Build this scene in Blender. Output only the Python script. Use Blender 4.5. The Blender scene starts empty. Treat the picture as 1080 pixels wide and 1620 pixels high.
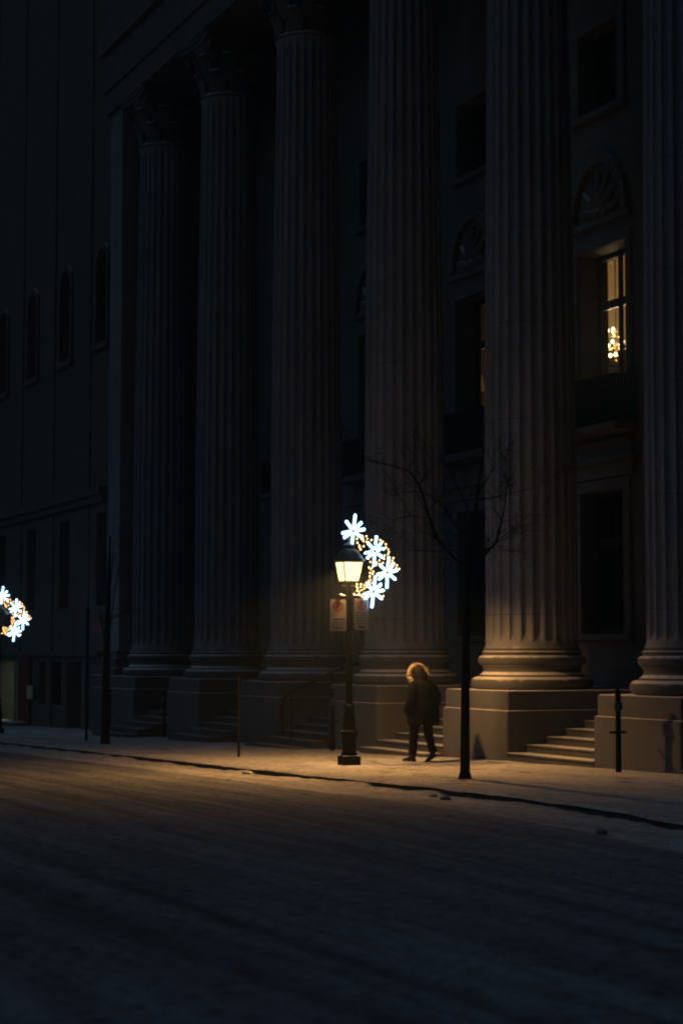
import bpy, bmesh, math, random
import numpy as np
from mathutils import Vector, Matrix
random.seed(7)
C = bpy.context.scene.collection
sc = bpy.context.scene
R = math.radians

# ------------------------------------------------------------------ camera
LAMP = 3300; SPOT = 170; BLEND = .5
cam = bpy.data.cameras.new('camera'); camo = bpy.data.objects.new('camera', cam); C.objects.link(camo)
cam.sensor_fit = 'VERTICAL'; cam.sensor_height = 36.0; cam.lens = 3000.0 / 1620.0 * 36.0
cam.clip_start = 0.1; cam.clip_end = 1500
camo.location = (0, 0, 2.08)
camo.rotation_euler = (R(90 + 4.232), 0, R(66.308))
cam.dof.use_dof = True; cam.dof.focus_distance = 31.0; cam.dof.aperture_fstop = 1.6
sc.camera = camo

# ------------------------------------------------------------------ night sky, faint moonlit cloud, exposure
SUN_EL, SUN_ROT = R(-2.5), R(200)
w = bpy.data.worlds.new('World'); sc.world = w; w.use_nodes = True
nt = w.node_tree; bg = nt.nodes['Background']
sky = nt.nodes.new('ShaderNodeTexSky'); sky.sky_type = 'NISHITA'; sky.sun_disc = False
sky.sun_elevation = SUN_EL; sky.sun_rotation = SUN_ROT; sky.altitude = 0
nt.links.new(sky.outputs[0], bg.inputs[0]); bg.inputs[1].default_value = 0.2
sun = bpy.data.lights.new('moonlight', 'SUN'); suno = bpy.data.objects.new('moonlight', sun); C.objects.link(suno)
sun.energy = 0.11; sun.angle = R(60); sun.color = (0.28, 0.66, 1.0)
suno.rotation_euler = (R(52), 0, R(-8))
vs = sc.view_settings; vs.view_transform = 'Standard'; vs.look = 'None'; vs.exposure = 0.0; vs.gamma = 1.0
sc.render.engine = 'CYCLES'
sc.cycles.filter_width = 2.1
sc.cycles.use_denoising = True
sc.cycles.max_bounces = 6; sc.cycles.transparent_max_bounces = 10; sc.cycles.sample_clamp_indirect = 1.0
sc.cycles.volume_bounces = 0

# ------------------------------------------------------------------ materials
def nodes(name):
    m = bpy.data.materials.new(name); m.use_nodes = True
    n = m.node_tree.nodes; b = n['Principled BSDF']; return m, m.node_tree, n, b
def simple(name, col, rough=0.6, metal=0.0, bump=0.0, bscale=40, var=0.15):
    m, t, n, b = nodes(name); b.inputs['Specular IOR Level'].default_value = .5 if max(col) > .1 else .12; b.inputs['Roughness'].default_value = rough; b.inputs['Metallic'].default_value = metal
    tc = n.new('ShaderNodeTexCoord'); nz = n.new('ShaderNodeTexNoise'); nz.inputs['Scale'].default_value = bscale; nz.inputs['Detail'].default_value = 4
    t.links.new(tc.outputs['Object'], nz.inputs['Vector'])
    mx = n.new('ShaderNodeMix'); mx.data_type = 'RGBA'
    mx.inputs[6].default_value = [c*(1-var) for c in col]+[1]; mx.inputs[7].default_value = [min(1, c*(1+var)) for c in col]+[1]
    t.links.new(nz.outputs[0], mx.inputs[0]); t.links.new(mx.outputs[2], b.inputs['Base Color'])
    if bump:
        bp = n.new('ShaderNodeBump'); bp.inputs['Distance'].default_value = bump; t.links.new(nz.outputs[0], bp.inputs['Height']); t.links.new(bp.outputs[0], b.inputs['Normal'])
    return m
def emit(name, col, s):
    m = bpy.data.materials.new(name); m.use_nodes = True; t = m.node_tree; n = t.nodes; n.clear()
    e = n.new('ShaderNodeEmission'); e.inputs[0].default_value = (*col, 1); e.inputs[1].default_value = s
    o = n.new('ShaderNodeOutputMaterial'); t.links.new(e.outputs[0], o.inputs[0]); return m
def stone(name, col, snow=0.8, joint=None, rough=0.85, thresh=0.75):
    """grey limestone, speckled and streaked, with snow lying on whatever faces up"""
    m, t, n, b = nodes(name); b.inputs['Roughness'].default_value = rough; b.inputs['Specular IOR Level'].default_value = .25 if max(col) > .05 else .12
    geo = n.new('ShaderNodeNewGeometry')
    a = n.new('ShaderNodeTexNoise'); a.inputs['Scale'].default_value = 1.3; a.inputs['Detail'].default_value = 8; a.inputs['Roughness'].default_value = 0.65
    c2 = n.new('ShaderNodeTexNoise'); c2.inputs['Scale'].default_value = 38; c2.inputs['Detail'].default_value = 4
    mp = n.new('ShaderNodeMapping'); mp.inputs['Scale'].default_value = (2.5, 2.5, .25)
    st = n.new('ShaderNodeTexNoise'); st.inputs['Scale'].default_value = 1.0; st.inputs['Detail'].default_value = 5
    t.links.new(geo.outputs['Position'], a.inputs['Vector']); t.links.new(geo.outputs['Position'], c2.inputs['Vector'])
    t.links.new(geo.outputs['Position'], mp.inputs['Vector']); t.links.new(mp.outputs[0], st.inputs['Vector'])
    ad = n.new('ShaderNodeMath'); ad.operation = 'ADD'; t.links.new(a.outputs[0], ad.inputs[0]); t.links.new(st.outputs[0], ad.inputs[1])
    ad2 = n.new('ShaderNodeMath'); ad2.operation = 'MULTIPLY_ADD'; ad2.inputs[1].default_value = 0.5; t.links.new(c2.outputs[0], ad2.inputs[0]); t.links.new(ad.outputs[0], ad2.inputs[2])
    rp = n.new('ShaderNodeValToRGB'); rp.color_ramp.elements[0].position = 0.38; rp.color_ramp.elements[1].position = 0.85
    sc_ = n.new('ShaderNodeMath'); sc_.operation = 'MULTIPLY'; sc_.inputs[1].default_value = 0.5; t.links.new(ad2.outputs[0], sc_.inputs[0])
    t.links.new(sc_.outputs[0], rp.inputs[0])
    rp.color_ramp.elements[0].color = (*[x*0.62 for x in col], 1); rp.color_ramp.elements[1].color = (*[min(1, x*1.22) for x in col], 1)
    colout = rp.outputs[0]
    bp = n.new('ShaderNodeBump'); bp.inputs['Distance'].default_value = 0.012; bp.inputs['Strength'].default_value = .7
    t.links.new(ad2.outputs[0], bp.inputs['Height']); t.links.new(bp.outputs[0], b.inputs['Normal'])
    if joint:
        # horizontal bed joints every JOINT metres
        sp = n.new('ShaderNodeSeparateXYZ'); t.links.new(geo.outputs['Position'], sp.inputs[0])
        md = n.new('ShaderNodeMath'); md.operation = 'MODULO'; md.inputs[1].default_value = joint
        of = n.new('ShaderNodeMath'); of.operation = 'ADD'; of.inputs[1].default_value = 20.0; t.links.new(sp.outputs[2], of.inputs[0]); t.links.new(of.outputs[0], md.inputs[0])
        lt = n.new('ShaderNodeMath'); lt.operation = 'LESS_THAN'; lt.inputs[1].default_value = 0.018; t.links.new(md.outputs[0], lt.inputs[0])
        jm = n.new('ShaderNodeMix'); jm.data_type = 'RGBA'; jm.inputs[7].default_value = (*[x*0.55 for x in col], 1)
        t.links.new(lt.outputs[0], jm.inputs[0]); t.links.new(colout, jm.inputs[6]); colout = jm.outputs[2]
    if snow:
        s2 = n.new('ShaderNodeSeparateXYZ'); t.links.new(geo.outputs['True Normal'], s2.inputs[0])
        nn = n.new('ShaderNodeTexNoise'); nn.inputs['Scale'].default_value = 6; t.links.new(geo.outputs['Position'], nn.inputs['Vector'])
        sm = n.new('ShaderNodeMath'); sm.operation = 'MULTIPLY_ADD'; sm.inputs[1].default_value = 0.5; t.links.new(nn.outputs[0], sm.inputs[0]); t.links.new(s2.outputs[2], sm.inputs[2])
        mr = n.new('ShaderNodeMapRange'); mr.inputs[1].default_value = thresh; mr.inputs[2].default_value = thresh+.25; mr.inputs[4].default_value = snow
        t.links.new(sm.outputs[0], mr.inputs[0])
        wm = n.new('ShaderNodeMix'); wm.data_type = 'RGBA'; wm.inputs[7].default_value = (.78, .79, .82, 1)
        t.links.new(mr.outputs[0], wm.inputs[0]); t.links.new(colout, wm.inputs[6]); colout = wm.outputs[2]
    t.links.new(colout, b.inputs['Base Color'])
    return m
def snow_mat(name, dirt_shade=0.3, streak=(0.25, 3.0), bump=0.03):
    m, t, n, b = nodes(name); b.inputs['Roughness'].default_value = 0.9
    geo = n.new('ShaderNodeNewGeometry')
    mp = n.new('ShaderNodeMapping'); mp.inputs['Scale'].default_value = (streak[0], streak[1], 1)
    a = n.new('ShaderNodeTexNoise'); a.inputs['Scale'].default_value = 1.0; a.inputs['Detail'].default_value = 7; a.inputs['Roughness'].default_value = .62
    f1 = n.new('ShaderNodeTexNoise'); f1.inputs['Scale'].default_value = 7; f1.inputs['Detail'].default_value = 6; f1.inputs['Roughness'].default_value = .7
    f2 = n.new('ShaderNodeTexNoise'); f2.inputs['Scale'].default_value = 45; f2.inputs['Detail'].default_value = 3
    t.links.new(geo.outputs['Position'], mp.inputs[0]); t.links.new(mp.outputs[0], a.inputs['Vector'])
    for f in (f1, f2): t.links.new(geo.outputs['Position'], f.inputs['Vector'])
    rp = n.new('ShaderNodeValToRGB'); rp.color_ramp.elements[0].position = .36; rp.color_ramp.elements[1].position = .62
    rp.color_ramp.elements[0].color = (.80*(1-dirt_shade), .79*(1-dirt_shade), .80*(1-dirt_shade), 1); rp.color_ramp.elements[1].color = (.80, .81, .83, 1)
    t.links.new(a.outputs[0], rp.inputs[0])
    # small bare or scuffed patches
    rp2 = n.new('ShaderNodeValToRGB'); rp2.color_ramp.elements[0].position = .34; rp2.color_ramp.elements[1].position = .52
    rp2.color_ramp.elements[0].color = (.45, .45, .45, 1); t.links.new(f1.outputs[0], rp2.inputs[0])
    mu = n.new('ShaderNodeMix'); mu.data_type = 'RGBA'; mu.blend_type = 'MULTIPLY'; mu.inputs[0].default_value = 1
    t.links.new(rp.outputs[0], mu.inputs[6]); t.links.new(rp2.outputs[0], mu.inputs[7])
    at = n.new('ShaderNodeAttribute'); at.attribute_name = 'dirt_shade'; dm = n.new('ShaderNodeMix'); dm.data_type = 'RGBA'; dm.inputs[7].default_value = (.10, .10, .11, 1)  # attribute holds slush dirt in tyre tracks and painted shade in footprints
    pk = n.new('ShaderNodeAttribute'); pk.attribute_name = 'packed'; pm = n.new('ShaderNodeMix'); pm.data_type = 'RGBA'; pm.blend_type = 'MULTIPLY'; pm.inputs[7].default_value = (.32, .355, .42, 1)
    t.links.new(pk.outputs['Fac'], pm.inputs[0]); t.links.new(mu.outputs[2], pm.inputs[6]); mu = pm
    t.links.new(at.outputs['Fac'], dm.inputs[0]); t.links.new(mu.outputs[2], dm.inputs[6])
    t.links.new(dm.outputs[2], b.inputs['Base Color'])
    ad = n.new('ShaderNodeMath'); ad.operation = 'MULTIPLY_ADD'; ad.inputs[1].default_value = .35; t.links.new(f2.outputs[0], ad.inputs[0]); t.links.new(f1.outputs[0], ad.inputs[2])
    bp = n.new('ShaderNodeBump'); bp.inputs['Distance'].default_value = bump; bp.inputs['Strength'].default_value = .8
    t.links.new(ad.outputs[0], bp.inputs['Height']); t.links.new(bp.outputs[0], b.inputs['Normal'])
    return m

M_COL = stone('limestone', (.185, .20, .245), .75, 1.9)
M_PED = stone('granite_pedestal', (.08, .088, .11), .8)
M_STEP_SHADE = stone('shaded_steps', (.06, .065, .075), .3, None, thresh=.8)  # left flights: darker, less snowy stone, their shade put into the colour
M_STEP = stone('granite_steps', (.07, .075, .085), .95, None, thresh=.7)
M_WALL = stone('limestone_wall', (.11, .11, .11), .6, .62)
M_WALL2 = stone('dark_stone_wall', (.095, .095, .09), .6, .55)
M_IRON = simple('black_iron', (.008, .0085, .01), .65, .0, .002, 30)
M_IRONSNOW = stone('painted_post', (.006, .0065, .008), .75, None, .7, 1.0)
M_BARK = simple('bark', (.018, .015, .013), .9, 0, .02, 25, .4)
M_FRAME = simple('dark_window_frame', (.02, .019, .017), .5, 0, .002, 20)
M_DARKGLASS = simple('dark_glass', (.008, .009, .01), .12, 0, 0, 3)
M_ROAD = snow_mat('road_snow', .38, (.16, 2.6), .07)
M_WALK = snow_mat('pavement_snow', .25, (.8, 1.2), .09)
M_KERB = simple('kerb_granite', (.06, .055, .05), .9, 0, .01, 20)
M_SNOW = simple('snow_lump', (.74, .75, .78), .9, 0, .01, 20, .06)
M_WARM = emit('warm_bulb', (1.0, .52, .19), 6)
M_ICE = emit('white_rope_light', (.40, .74, 1.0), 5)
M_WIRE = simple('green_wire', (.02, .03, .025), .6)

# ------------------------------------------------------------------ mesh helpers
class MB:
    def __init__(s): s.v = []; s.f = []; s.mi = []
    def add(s, vs, fs, mi=0):
        o = len(s.v); s.v += [tuple(v) for v in vs]; s.f += [tuple(i+o for i in f) for f in fs]; s.mi += [mi]*len(fs); return s
    def box(s, x0, x1, y0, y1, z0, z1, mi=0, taper=0.0):
        t = taper
        vs = [(x0, y0, z0), (x1, y0, z0), (x1, y1, z0), (x0, y1, z0), (x0+t, y0+t, z1), (x1-t, y0+t, z1), (x1-t, y1-t, z1), (x0+t, y1-t, z1)]
        return s.add(vs, [(3, 2, 1, 0), (4, 5, 6, 7), (0, 1, 5, 4), (1, 2, 6, 5), (2, 3, 7, 6), (3, 0, 4, 7)], mi)
    def bbox(s, x0, x1, y0, y1, z0, z1, b=.015, mi=0):
        """box with chamfered vertical and top edges"""
        rings = []
        def ring(ins, z):
            c = b
            X0, X1, Y0, Y1 = x0+ins, x1-ins, y0+ins, y1-ins
            return [(X0+c, Y0, z), (X1-c, Y0, z), (X1, Y0+c, z), (X1, Y1-c, z), (X1-c, Y1, z), (X0+c, Y1, z), (X0, Y1-c, z), (X0, Y0+c, z)]
        vs = ring(0, z0)+ring(0, z1-b)+ring(b*.35, z1-b*.35)+ring(b, z1)
        fs = [tuple(range(7, -1, -1)), tuple(range(24, 32))]
        for r in range(3):
            for i in range(8): fs.append((r*8+i, r*8+(i+1) % 8, r*8+8+(i+1) % 8, r*8+8+i))
        return s.add(vs, fs, mi)
    def lathe(s, prof, n=32, cx=0, cy=0, mi=0, sx=1, sy=1):
        vs = []; fs = []
        for r, z in prof:
            for i in range(n):
                a = 2*math.pi*i/n; vs.append((cx+r*sx*math.cos(a), cy+r*sy*math.sin(a), z))
        for k in range(len(prof)-1):
            for i in range(n): fs.append((k*n+i, k*n+(i+1) % n, (k+1)*n+(i+1) % n, (k+1)*n+i))
        fs.append(tuple(range(n-1, -1, -1))); fs.append(tuple((len(prof)-1)*n+i for i in range(n)))
        return s.add(vs, fs, mi)
    def tube(s, pts, rad, n=6, mi=0, cap=True):
        pts = [Vector(p) for p in pts]
        if not hasattr(rad, '__len__'): rad = [rad]*len(pts)
        vs = []; fs = []; prev = None
        for i, p in enumerate(pts):
            d = (pts[min(i+1, len(pts)-1)]-pts[max(i-1, 0)]).normalized()
            if prev is None:
                u = d.orthogonal().normalized()
            else:
                u = (prev-d*prev.dot(d)); u = u.normalized() if u.length > 1e-6 else d.orthogonal().normalized()
            prev = u; v = d.cross(u)
            for k in range(n):
                a = 2*math.pi*k/n; vs.append(p+(u*math.cos(a)+v*math.sin(a))*rad[i])
        for i in range(len(pts)-1):
            for k in range(n): fs.append((i*n+k, i*n+(k+1) % n, (i+1)*n+(k+1) % n, (i+1)*n+k))
        if cap: fs.append(tuple(range(n-1, -1, -1))); fs.append(tuple((len(pts)-1)*n+k for k in range(n)))
        return s.add(vs, fs, mi)
    def capsule(s, a, b, r, n=8, mi=0):
        a = Vector(a); b = Vector(b); d = (b-a).normalized()
        return s.tube([a-d*r*.9, a-d*r*.6, a, b, b+d*r*.6, b+d*r*.9], [r*.3, r*.75, r, r, r*.75, r*.3], n, mi)
    def ball(s, c, r, mi=0, n=8, m=5, sx=1, sy=1, sz=1):
        prof = [(max(.02, math.sin(math.pi*(i+.0)/m))*r if 0 < i < m else r*.02, -math.cos(math.pi*i/m)*r*sz) for i in range(m+1)]
        o = len(s.v); s.lathe(prof, n, 0, 0, mi, sx, sy)
        for i in range(o, len(s.v)): x, y, z = s.v[i]; s.v[i] = (x+c[0], y+c[1], z+c[2])
        return s
    def prism(s, poly, a, b, plane='yz', mi=0):
        """polygon in a plane, pushed from a to b along the third axis"""
        def P(u, v, t): return (t, u, v) if plane == 'yz' else ((u, t, v) if plane == 'xz' else (u, v, t))
        n = len(poly); vs = [P(u, v, a) for u, v in poly]+[P(u, v, b) for u, v in poly]
        fs = [tuple(range(n-1, -1, -1)), tuple(range(n, 2*n))]+[(i, (i+1) % n, n+(i+1) % n, n+i) for i in range(n)]
        return s.add(vs, fs, mi)
    def build(s, name, mats, parent=None, smooth=False, loc=None):
        me = bpy.data.meshes.new(name); me.from_pydata(s.v, [], s.f)
        if not isinstance(mats, (list, tuple)): mats = [mats]
        for m in mats: me.materials.append(m)
        me.polygons.foreach_set('material_index', s.mi)
        bm = bmesh.new(); bm.from_mesh(me); bmesh.ops.recalc_face_normals(bm, faces=bm.faces); bm.to_mesh(me); bm.free()
        if smooth:
            me.polygons.foreach_set('use_smooth', [True]*len(me.polygons))
            if smooth != 'all': me.set_sharp_from_angle(angle=R(smooth if smooth is not True else 35))
        o = bpy.data.objects.new(name, me); C.objects.link(o)
        if parent: o.parent = parent
        if loc: o.location = loc
        return o
def empty(name, loc, rz=0):
    o = bpy.data.objects.new(name, None); C.objects.link(o); o.location = loc; o.rotation_euler = (0, 0, rz); o.empty_display_size = .3; return o
def tag(o, label=None, cat=None, group=None, kind=None):
    if label: o['label'] = label
    if cat: o['category'] = cat
    if group: o['group'] = group
    if kind: o['kind'] = kind
    return o
def kids(o): return [c for c in C.objects if c.parent == o]
def copy_tree(o, parent=None):
    c = o.copy(); C.objects.link(c)
    if parent: c.parent = parent
    for k in kids(o): copy_tree(k, c)
    return c
def slab_with_holes(x0, x1, z0, z1, holes, y0, y1):
    """a wall slab from y0 (front) to y1 (back) with rectangular openings, one closed mesh"""
    xs = sorted({x0, x1, *[h[0] for h in holes], *[h[1] for h in holes]}); zs = sorted({z0, z1, *[h[2] for h in holes], *[h[3] for h in holes]})
    def solid(i, j):
        if i < 0 or j < 0 or i >= len(xs)-1 or j >= len(zs)-1: return False
        cx = (xs[i]+xs[i+1])/2; cz = (zs[j]+zs[j+1])/2
        return not any(h[0] < cx < h[1] and h[2] < cz < h[3] for h in holes)
    vid = {}; m = MB()
    def V(i, j, b):
        k = (i, j, b)
        if k not in vid: vid[k] = len(m.v); m.v.append((xs[i], y1 if b else y0, zs[j]))
        return vid[k]
    for i in range(len(xs)-1):
        for j in range(len(zs)-1):
            if not solid(i, j): continue
            m.f.append((V(i, j, 0), V(i+1, j, 0), V(i+1, j+1, 0), V(i, j+1, 0))); m.f.append((V(i, j, 1), V(i, j+1, 1), V(i+1, j+1, 1), V(i+1, j, 1)))
            if not solid(i-1, j): m.f.append((V(i, j, 0), V(i, j+1, 0), V(i, j+1, 1), V(i, j, 1)))
            if not solid(i+1, j): m.f.append((V(i+1, j, 0), V(i+1, j, 1), V(i+1, j+1, 1), V(i+1, j+1, 0)))
            if not solid(i, j-1): m.f.append((V(i, j, 0), V(i, j, 1), V(i+1, j, 1), V(i+1, j, 0)))
            if not solid(i, j+1): m.f.append((V(i, j+1, 0), V(i+1, j+1, 0), V(i+1, j+1, 1), V(i, j+1, 1)))
    m.mi = [0]*len(m.f); return m
def text_mesh(txt, size, mat_index=0):
    cu = bpy.data.curves.new('t', 'FONT'); cu.body = txt; cu.size = size; cu.align_x = 'CENTER'; cu.align_y = 'CENTER'; cu.offset = size*.02
    o = bpy.data.objects.new('t', cu); C.objects.link(o); bpy.context.view_layer.update()
    me = bpy.data.meshes.new_from_object(o.evaluated_get(bpy.context.evaluated_depsgraph_get()))
    vs = [tuple(v.co) for v in me.vertices]; fs = [tuple(p.vertices) for p in me.polygons]
    bpy.data.objects.remove(o); bpy.data.meshes.remove(me); return vs, fs

# ------------------------------------------------------------------ noise for the snow surfaces
rng = np.random.default_rng(11)
LAT = rng.random((256, 256))
def vnoise(x, y):
    xi = np.floor(x).astype(int); yi = np.floor(y).astype(int); fx = x-xi; fy = y-yi
    fx = fx*fx*(3-2*fx); fy = fy*fy*(3-2*fy)
    a = LAT[xi % 256, yi % 256]; b = LAT[(xi+1) % 256, yi % 256]; c = LAT[xi % 256, (yi+1) % 256]; d = LAT[(xi+1) % 256, (yi+1) % 256]
    return (a*(1-fx)+b*fx)*(1-fy)+(c*(1-fx)+d*fx)*fy
def fbm(x, y, o=4):
    s = 0; a = .5
    for i in range(o): s = s+a*vnoise(x*2**i+17*i, y*2**i+31*i); a *= .5
    return s
def g(X): return 0.0175*(np.asarray(X)+34.5)          # the street falls gently to the left
def kerb_off(X):
    X = np.asarray(X, float); t = np.clip((X+25)/8.0, 0, 3); return -0.8*t*t*np.where(t < 1, 1, 0)-np.where(t >= 1, .8+1.6*(t-1), 0)
KY = 12.2
def grid_obj(name, xs, ys, zf, yf, mat):
    X, Y = np.meshgrid(xs, ys, indexing='ij'); Y2 = yf(X, Y); Z = zf(X, Y)
    nx, ny = X.shape; v = np.stack([X, Y2, Z], -1).reshape(-1, 3)
    i, j = np.meshgrid(np.arange(nx-1), np.arange(ny-1), indexing='ij'); a = (i*ny+j).ravel()
    f = np.stack([a, a+ny, a+ny+1, a+1], -1)
    me = bpy.data.meshes.new(name); me.vertices.add(len(v)); me.vertices.foreach_set('co', v.ravel())
    me.loops.add(f.size); me.loops.foreach_set('vertex_index', f.ravel()); me.polygons.add(len(f))
    me.polygons.foreach_set('loop_start', np.arange(len(f))*4); me.polygons.foreach_set('use_smooth', [True]*len(f))
    me.update(); me.validate(); me.materials.append(mat)
    o = bpy.data.objects.new(name, me); C.objects.link(o); o['kind'] = 'structure'; return o

# ------------------------------------------------------------------ road and pavement (snow covered)
TR = [(3.75, .035, .02), (4.4, .04, .02), (5.3, .04, .02), (6.1, .045, .022), (7.0, .05, .022), (7.9, .05, .022), (8.7, .05, .022), (9.7, .06, .024), (10.7, .06, .024), (1.15, .022, .02), (1.38, .02, .018), (1.7, .028, .02), (2.05, .022, .018), (2.75, .03, .018), (3.0, .025, .016), (1.25, .06, .024), (1.5, .05, .02), (1.9, .12, .034), (2.25, .05, .022), (2.6, .06, .02), (3.2, .12, .03), (3.55, .06, .02), (4.1, .1, .02), (4.9, .16, .026), (5.7, .1, .02), (6.6, .18, .024), (7.4, .12, .02), (8.3, .2, .024), (9.2, .14, .02), (10.2, .24, .024), (11.6, .2, .02)]
def road_tracks(X, Y):
    dist = KY-Y; wob = .34*vnoise(X*.06+3, Y*0+5)+.16*vnoise(X*.3, Y*0+9)
    dep = np.zeros_like(X); dirt_shade = np.zeros_like(X)
    for k_, (c, wd, dp) in enumerate(TR):
        u = (dist+wob*(1 if k_ % 3 else .4)+.02*(X+30)*(k_ % 2)*.3-c-.2)/wd
        on = np.clip(vnoise(X*.16+c*7, Y*0+c*3)*2.2-.7, 0, 1)
        e_ = np.exp(-u*u)*on
        dep -= dp*e_; dep += dp*.5*np.exp(-(np.abs(u)-1.7)**2*2.2)*on*vnoise(X*1.7+c, Y*3); dirt_shade = np.maximum(dirt_shade, e_*((.4+.5*vnoise(X*2.3+c, Y*9))*min(1, .25+c*.35)))
    return dep, dirt_shade
def road_z(X, Y):
    edge = np.clip(1-(KY-Y)/.75, 0, 1)                                   # snow banked against the kerb
    drift = edge*(.05*np.clip(fbm(X*1.6, Y*.5, 5)*2.2-.7, 0, 1)+.015)
    rough = .03*(fbm(X*1.4, Y*3.2, 4)-.5)+.035*(fbm(X*.15, Y*.8, 3)-.5)
    return g(X)-.122+drift+road_tracks(X, Y)[0]+rough
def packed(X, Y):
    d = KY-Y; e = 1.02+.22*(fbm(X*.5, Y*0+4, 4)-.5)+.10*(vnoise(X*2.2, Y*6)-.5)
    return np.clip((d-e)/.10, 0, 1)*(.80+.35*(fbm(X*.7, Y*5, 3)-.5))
def add_dirt_shade(o, fn, X, Y):
    at = o.data.attributes.new('dirt_shade', 'FLOAT', 'POINT'); at.data.foreach_set('value', np.clip(fn(X, Y), 0, 1).astype(np.float32).ravel())
xs = np.concatenate([np.arange(-260, -62, 6.), np.arange(-62, -6, .09), np.arange(-6, 120, 4.)])
ys = np.concatenate([np.arange(-120, -4, 4.), np.arange(-4, 0, .14), np.arange(0, 9, .06), np.arange(9, 12.24, .028)])
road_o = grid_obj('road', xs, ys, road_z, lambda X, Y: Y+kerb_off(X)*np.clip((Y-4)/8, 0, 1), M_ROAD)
XX, YY = np.meshgrid(xs, ys, indexing='ij'); add_dirt_shade(road_o, lambda X, Y: road_tracks(X, Y)[1], XX, YY)
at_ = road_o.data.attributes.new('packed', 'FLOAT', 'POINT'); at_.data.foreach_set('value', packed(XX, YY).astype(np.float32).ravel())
foot = [(-29.9, 14.05, .1), (-29.2, 14.15, .0), (-27.0, 13.25, .15), (-26.6, 13.45, -.1), (-26.0, 13.75, .2), (-25.9, 13.35, 0), (-25.5, 13.1, .1), (-25.2, 13.55, -.2), (-24.6, 12.9, .1), (-24.9, 12.75, .3), (-24.2, 13.9, 0), (-23.6, 13.4, .1), (-27.8, 13.6, .1), (-28.6, 13.35, -.1)]  # trodden and scuffed marks, their shadows painted dark
for k in range(16): foot.append((-21.6-.8*k+random.uniform(-.2, .2), 15.0+.14*(-1)**k+.3*math.sin(k*.3)+.2*random.random(), random.uniform(-.2, .2)))
for k in range(10): foot.append((-33.2-.75*k+random.uniform(-.2, .2), 14.9+.14*(-1)**k+.2*random.random(), random.uniform(-.2, .2)))
def walk_z(X, Y):
    z = g(X)+.012*(fbm(X*1.7, Y*2.2, 4)-.5)+.02*(fbm(X*.4, Y*.7, 2)-.5)
    lip = np.clip((KY+.10-Y)/.12, 0, 1); z = z-.035*lip*lip*(.5+fbm(X*1.3, Y*0+2, 3))
    for fx, fy, an in foot:
        m = (np.abs(X-fx) < .6) & (np.abs(Y-fy) < .4)
        if m.any():
            dx = (X[m]-fx); dy = (Y[m]-fy); u = dx*math.cos(an)+dy*math.sin(an); v = -dx*math.sin(an)+dy*math.cos(an)
            d = np.sqrt((u/.25)**2+(v/.10)**2)*(.8+.5*vnoise(X[m]*9, Y[m]*9)); z[m] += -.010*np.exp(-(d**4))+.008*np.exp(-(d-1.35)**2*8)
    return z
xs = np.concatenate([np.arange(-260, -60, 6.), np.arange(-60, -34, .12), np.arange(-34, -14, .035), np.arange(-14, 60, 4.)])
ys = np.concatenate([np.arange(KY-.02, 15.6, .04), np.arange(15.6, 17.8, .08), np.arange(17.8, 40, 3.)])
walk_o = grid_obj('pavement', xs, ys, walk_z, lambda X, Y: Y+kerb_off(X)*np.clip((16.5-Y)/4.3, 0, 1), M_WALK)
def foot_shade(X, Y):  # shadow in the footprints, painted as dark patches on the snow
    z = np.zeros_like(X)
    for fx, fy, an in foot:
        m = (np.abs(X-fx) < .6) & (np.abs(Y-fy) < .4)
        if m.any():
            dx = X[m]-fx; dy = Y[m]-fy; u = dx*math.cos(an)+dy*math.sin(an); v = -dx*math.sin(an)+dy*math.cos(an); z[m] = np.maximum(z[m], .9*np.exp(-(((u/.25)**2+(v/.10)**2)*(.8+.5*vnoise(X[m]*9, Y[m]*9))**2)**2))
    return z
XX, YY = np.meshgrid(xs, ys, indexing='ij'); add_dirt_shade(walk_o, foot_shade, XX, YY)
k = MB(); kx = np.arange(-200, 10, 1.0)
kv = []; kf = []
for i, x in enumerate(kx):
    y = KY+float(kerb_off(x)); z = float(g(x))
    kv += [(x, y+.01, z-.5), (x, y+.01, z-.055), (x, y+.045, z-.03), (x, y+.3, z-.035), (x, y+.3, z-.5)]
for i in range(len(kx)-1):
    for q in range(5): a = i*5+q; b = i*5+(q+1) % 5; kf.append((a, b, b+5, a+5))
k.add(kv, kf); o = k.build('kerb', M_KERB); o['kind'] = 'structure'

# ------------------------------------------------------------------ the columned building
AX0, PITCH, AY = -26.9, 5.75, 18.4
WX0 = -34.15
bank = empty('columned_building', (-40, 17.1, 0)); BO = Vector((-40, 17.1, 0))
tag(bank, 'tall dark stone building with a row of giant fluted columns on pedestals', 'building')
def B(m, name, mats, smooth=False, parent=bank):                          # world-coordinate mesh as a part of the building
    m.v = [(x-BO.x, y-BO.y, z-BO.z) for x, y, z in m.v]; return m.build(name, mats, parent, smooth)
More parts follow.
